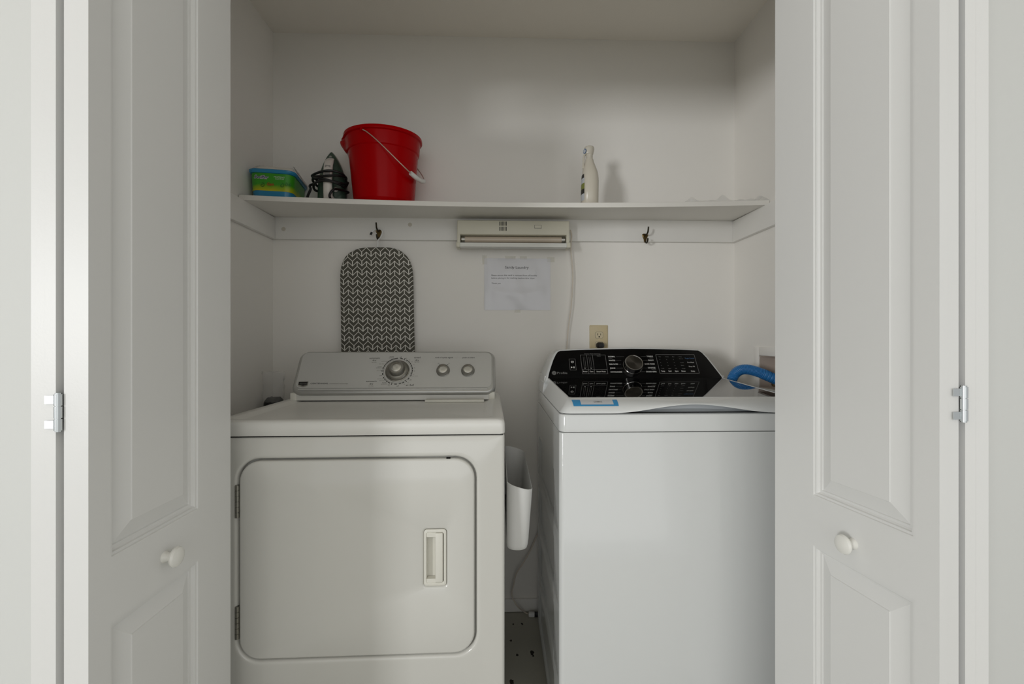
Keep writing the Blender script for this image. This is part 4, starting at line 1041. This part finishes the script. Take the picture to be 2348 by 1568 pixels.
cr = [(366.5, -9.2, 7.6, 0.0150), (364, -9.6, 8.0, 0.0155), (363, -8.8, 7.2, 0.0145), (354.5, -8.8, 7.2, 0.0145), (353.5, -12.8, 8.0, 0.0165), (350, -13.6, 8.8, 0.0175), (343, -13.4, 10.4, 0.0180), (338.5, -12.6, 10.2, 0.0180), (336.2, -11.0, 9.0, 0.0165), (335.4, -8.5, 7.4, 0.014)]
lps = []
for py, l, r, d in cr:
    c_ = (l+r)/2*S; h_ = (r-l)/2*S
    lps.append([(c_+h_*math.cos(2*math.pi*k/24), d*math.sin(2*math.pi*k/24), bl_z(py)) for k in range(24)])
MB().loft(lps, True, True).build('cap', btl_cap_m, btl, angle=50)
MB().tube(smooth_pts([(-10.5*S, -0.004, bl_z(353)), (-13.6*S, -0.006, bl_z(358)), (-14.8*S, -0.007, bl_z(368)), (-15.6*S, -0.008, bl_z(380)), (-15.6*S, -0.008, bl_z(388))], 5), [0.0042]*12+[0.0036]*9, 10).build('trigger', btl_cap_m, btl)
def wrap_patch(z0, z1, t0, t1, m, name):
    mb = MB(); lps = []
    for q in range(6):
        z = z0+(z1-z0)*q/5
        # interpolate the body rows at this height
        zz = [(0.0, 0.004)[i] if rw[0] is None else bl_z(rw[0]) for i, rw in enumerate(rows)]
        i = max(k for k in range(len(zz)-1) if zz[k] <= z+1e-9); f = (z-zz[i])/(zz[i+1]-zz[i])
        l, r, d = [rows[i][n]+(rows[i+1][n]-rows[i][n])*f for n in (1, 2, 3)]
        c_ = (l+r)/2*S; h_ = (r-l)/2*S; lp = []
        for k in range(9):
            t = R(t0+(t1-t0)*k/8); cs, sn = math.cos(t), math.sin(t)
            lp.append((c_+(h_+0.0008)*abs(cs)**0.85*(1 if cs >= 0 else -1), (d+0.0008)*abs(sn)**0.85*(1 if sn >= 0 else -1), z))
        lps.append(lp)
    mb.loft(lps, closed=False); return mb.build(name, m, btl, angle=60)
wrap_patch(bl_z(462), bl_z(447), 150, 222, lblw_m, 'label'); wrap_patch(bl_z(447), bl_z(436), 150, 222, lblb_m, 'label_band')
wrap_patch(bl_z(436), bl_z(423), 150, 222, lblg_m, 'label_picture'); wrap_patch(bl_z(423), bl_z(411), 150, 220, lblw_m, 'label'); wrap_patch(bl_z(411), bl_z(402), 160, 214, lblb_m, 'label_band')
mb = MB(); z_ = bl_z(348)
mb.lathe([(0.0095, 0), (0.0095, 0.0006)], 20, Matrix.Translation((-12.2*S, -0.0095, z_)) @ Matrix.Rotation(R(-66), 4, 'Z') @ Matrix.Rotation(R(90), 4, 'X'))
mb.build('cap_emblem', lblue_m, btl)
mb = MB(); mb.lathe([(0.0068, 0.0004), (0.0068, 0.0010)], 20, Matrix.Translation((-12.2*S, -0.0095, z_)) @ Matrix.Rotation(R(-66), 4, 'Z') @ Matrix.Rotation(R(90), 4, 'X'))
mb.build('cap_emblem_centre', lblw_m, btl)

# ------------------------------------------------------------------ crumpled film on the shelf
f0 = at(1572, 462, 1.74); f1 = at(1752, 460, 1.74)
fs = empty('plastic_film', ((f0.x+f1.x)/2, 1.742, shelf_top((f0.x+f1.x)/2, 1.742)+0.001)); tag(fs, 'crumpled sheet of clear plastic film lying on the shelf end above the washer', 'plastic film')
mb = MB(); NX_, NY_ = 40, 12; G = []
L2 = (f1.x-f0.x)/2
for i in range(NX_+1):
    col_ = []
    for j in range(NY_+1):
        u = -1+2*i/NX_; v = -1+2*j/NY_
        wx = fs.location.x+u*L2; wy = fs.location.y+v*0.05
        z = 0.010+0.003*math.sin(9*u+4*v)+0.002*math.sin(17*u-6*v)
        z += 0.028*math.exp(-((u+0.10)/0.13)**2)*math.exp(-((v+0.2)/0.5)**2)+0.020*math.exp(-((u-0.88)/0.09)**2)*math.exp(-((v+0.1)/0.6)**2)+0.012*math.exp(-((u+0.93)/0.06)**2)
        z *= (1-abs(v)**6); z = max(0.0008, z)
        col_.append(mb.bm.verts.new((u*L2, v*0.05, z+shelf_top(wx, wy)+0.001-fs.location.z)))
    G.append(col_)
for i in range(NX_):
    for j in range(NY_): mb.bm.faces.new((G[i][j], G[i][j+1], G[i+1][j+1], G[i+1][j]))
mb.build('film_sheet', film_m, fs, angle=40)

# ------------------------------------------------------------------ washer outlet box, valve and drain hose
ob2 = tag(empty('outlet_box', (XR, (HY0+HY1)/2, HZ0)), 'recessed laundry outlet box in the side wall behind the blue hose', 'outlet box')
hy, hz = (HY1-HY0)/2, HZ1-HZ0
mb = MB(); mb.box(0.078, 0.082, -hy, hy, 0, hz); mb.box(0.0, 0.080, hy-0.003, hy-0.0005, 0, hz); mb.box(0.0, 0.080, -hy+0.0005, -hy+0.003, 0, hz); mb.box(0.0, 0.080, -hy, hy, 0.0005, 0.003); mb.box(0.0, 0.080, -hy, hy, hz-0.003, hz-0.0005)
bx_o = mb.build('box_shell', box_m, ob2, smooth=False)
mb = MB()
for a in range(1):
    fr = 0.034; t_ = 0.004
    mb.box(-t_, -0.0003, -hy-fr, -hy, -fr, hz+fr, 0.001); mb.box(-t_, -0.0003, hy, hy+fr, -fr, hz+fr, 0.001); mb.box(-t_, -0.0003, -hy, hy, hz, hz+fr, 0.001); mb.box(-t_, -0.0003, -hy, hy, -fr, 0, 0.001)
mb.build('face_frame', wall_m, ob2)
kp = on_x(1759, 836, XR+0.077)-Vector(ob2.location)
MB().lathe([(0.0105, 0), (0.0105, 0.001), (0.0095, 0.001), (0.0095, 0.0)], 24, Matrix.Translation((0.0775, kp.y, kp.z)) @ Matrix.Rotation(R(-90), 4, 'Y')).build('knockout', greyp_m, ob2)
vp = Vector((0.012, -0.022, 0.020))
MB().lathe([(0.009, -0.03), (0.011, -0.028), (0.011, -0.014), (0.0075, -0.012), (0.0075, 0.002), (0.011, 0.004), (0.011, 0.014), (0.006, 0.016), (0.006, 0.026)], 16, Matrix.Translation(vp) @ Matrix.Rotation(R(90), 4, 'X')).build('valve', brassv_m, ob2)
# hose: out of the box, up and over, then down behind the washer
C = [(XR+0.055, 1.636, 0.985), (XR+0.020, 1.644, 1.002), (XR-0.015, 1.652, 1.018), (XR-0.050, 1.659, 1.034), (XR-0.085, 1.664, 1.0455), (XR-0.115, 1.667, 1.0475), (XR-0.139, 1.668, 1.037), (XR-0.1535, 1.670, 1.012), (XR-0.156, 1.674, 0.980), (XR-0.150, 1.692, 0.920), (XR-0.125, 1.74, 0.80), (XR-0.10, 1.80, 0.60), (XR-0.11, 1.85, 0.35), (XR-0.16, 1.86, 0.20)]
hp2 = smooth_pts(C, 60)
acc = 0; pts = []; rad = []; last = hp2[0]; s = 0
dense = [hp2[0]]
for p in hp2[1:]:
    while (p-last).length >= 0.00115:
        last = last+(p-last).normalized()*0.00115; dense.append(last)
        if len(dense) > 420: break
    if len(dense) > 420: break
for i, p in enumerate(dense):
    d_ = i*0.00115
    if d_ < 0.115: r = 0.0195 if (d_ % 0.0125) < 0.0095 else 0.0172
    else: r = 0.0180+0.0010*math.cos(2*math.pi*d_/0.0046)
    rad.append(r)
hose = tag(empty('drain_hose', (XR-0.09, 1.76, 0)), 'blue corrugated drain hose arching over the back corner of the washer', 'hose')
MB().tube([p-Vector(hose.location) for p in dense], rad, 20).build('corrugated_tube', hose_m, hose, angle=70)
rest = [dense[-1]]+[q for q in smooth_pts(C, 8) if q.z < dense[-1].z-0.01]
MB().tube([q-Vector(hose.location) for q in rest], 0.0180, 14).build('lower_tube', hose_m, hose)

# ------------------------------------------------------------------ bagged bundle in the corner beside the dryer
rp = at(627, 925, 1.845)
bun = tag(empty('bagged_bundle', (rp.x, 1.845, 0)), 'black bundle in a clear plastic bag standing in the corner behind the dryer', 'bundle')
lps = []
for z, r in ((0.0, 0.034), (0.01, 0.038), (0.3, 0.039), (0.6, 0.037), (0.82, 0.038), (0.890, 0.037), (0.915, 0.034), (0.926, 0.024)):
    lps.append([(r*math.cos(2*math.pi*k/20)*(1+0.07*math.sin(5*k+z*30)), r*0.8*math.sin(2*math.pi*k/20)*(1+0.06*math.sin(3*k+z*20)), z+0.006*math.sin(k*1.1)*(z > 0.9)) for k in range(20)])
MB().loft(lps, True, True).build('bundle', bag_m, bun, angle=60)
lps = []
for z, r in ((0.912, 0.036), (0.925, 0.039), (0.94, 0.041), (0.955, 0.039), (0.97, 0.041), (0.985, 0.040), (1.00, 0.043), (1.015, 0.043), (1.03, 0.046)):
    k2 = max(0.25, 1-max(0, z-0.93)/0.13)
    lps.append([(r*math.cos(2*math.pi*k/28)*(1+random.uniform(-0.09, 0.09)), r*0.85*k2*math.sin(2*math.pi*k/28)*(1+random.uniform(-0.18, 0.18)), z+0.004*math.sin(k*0.9)*(z > 0.95)) for k in range(28)])
MB().loft(lps).build('clear_bag', film_m, bun, angle=60)
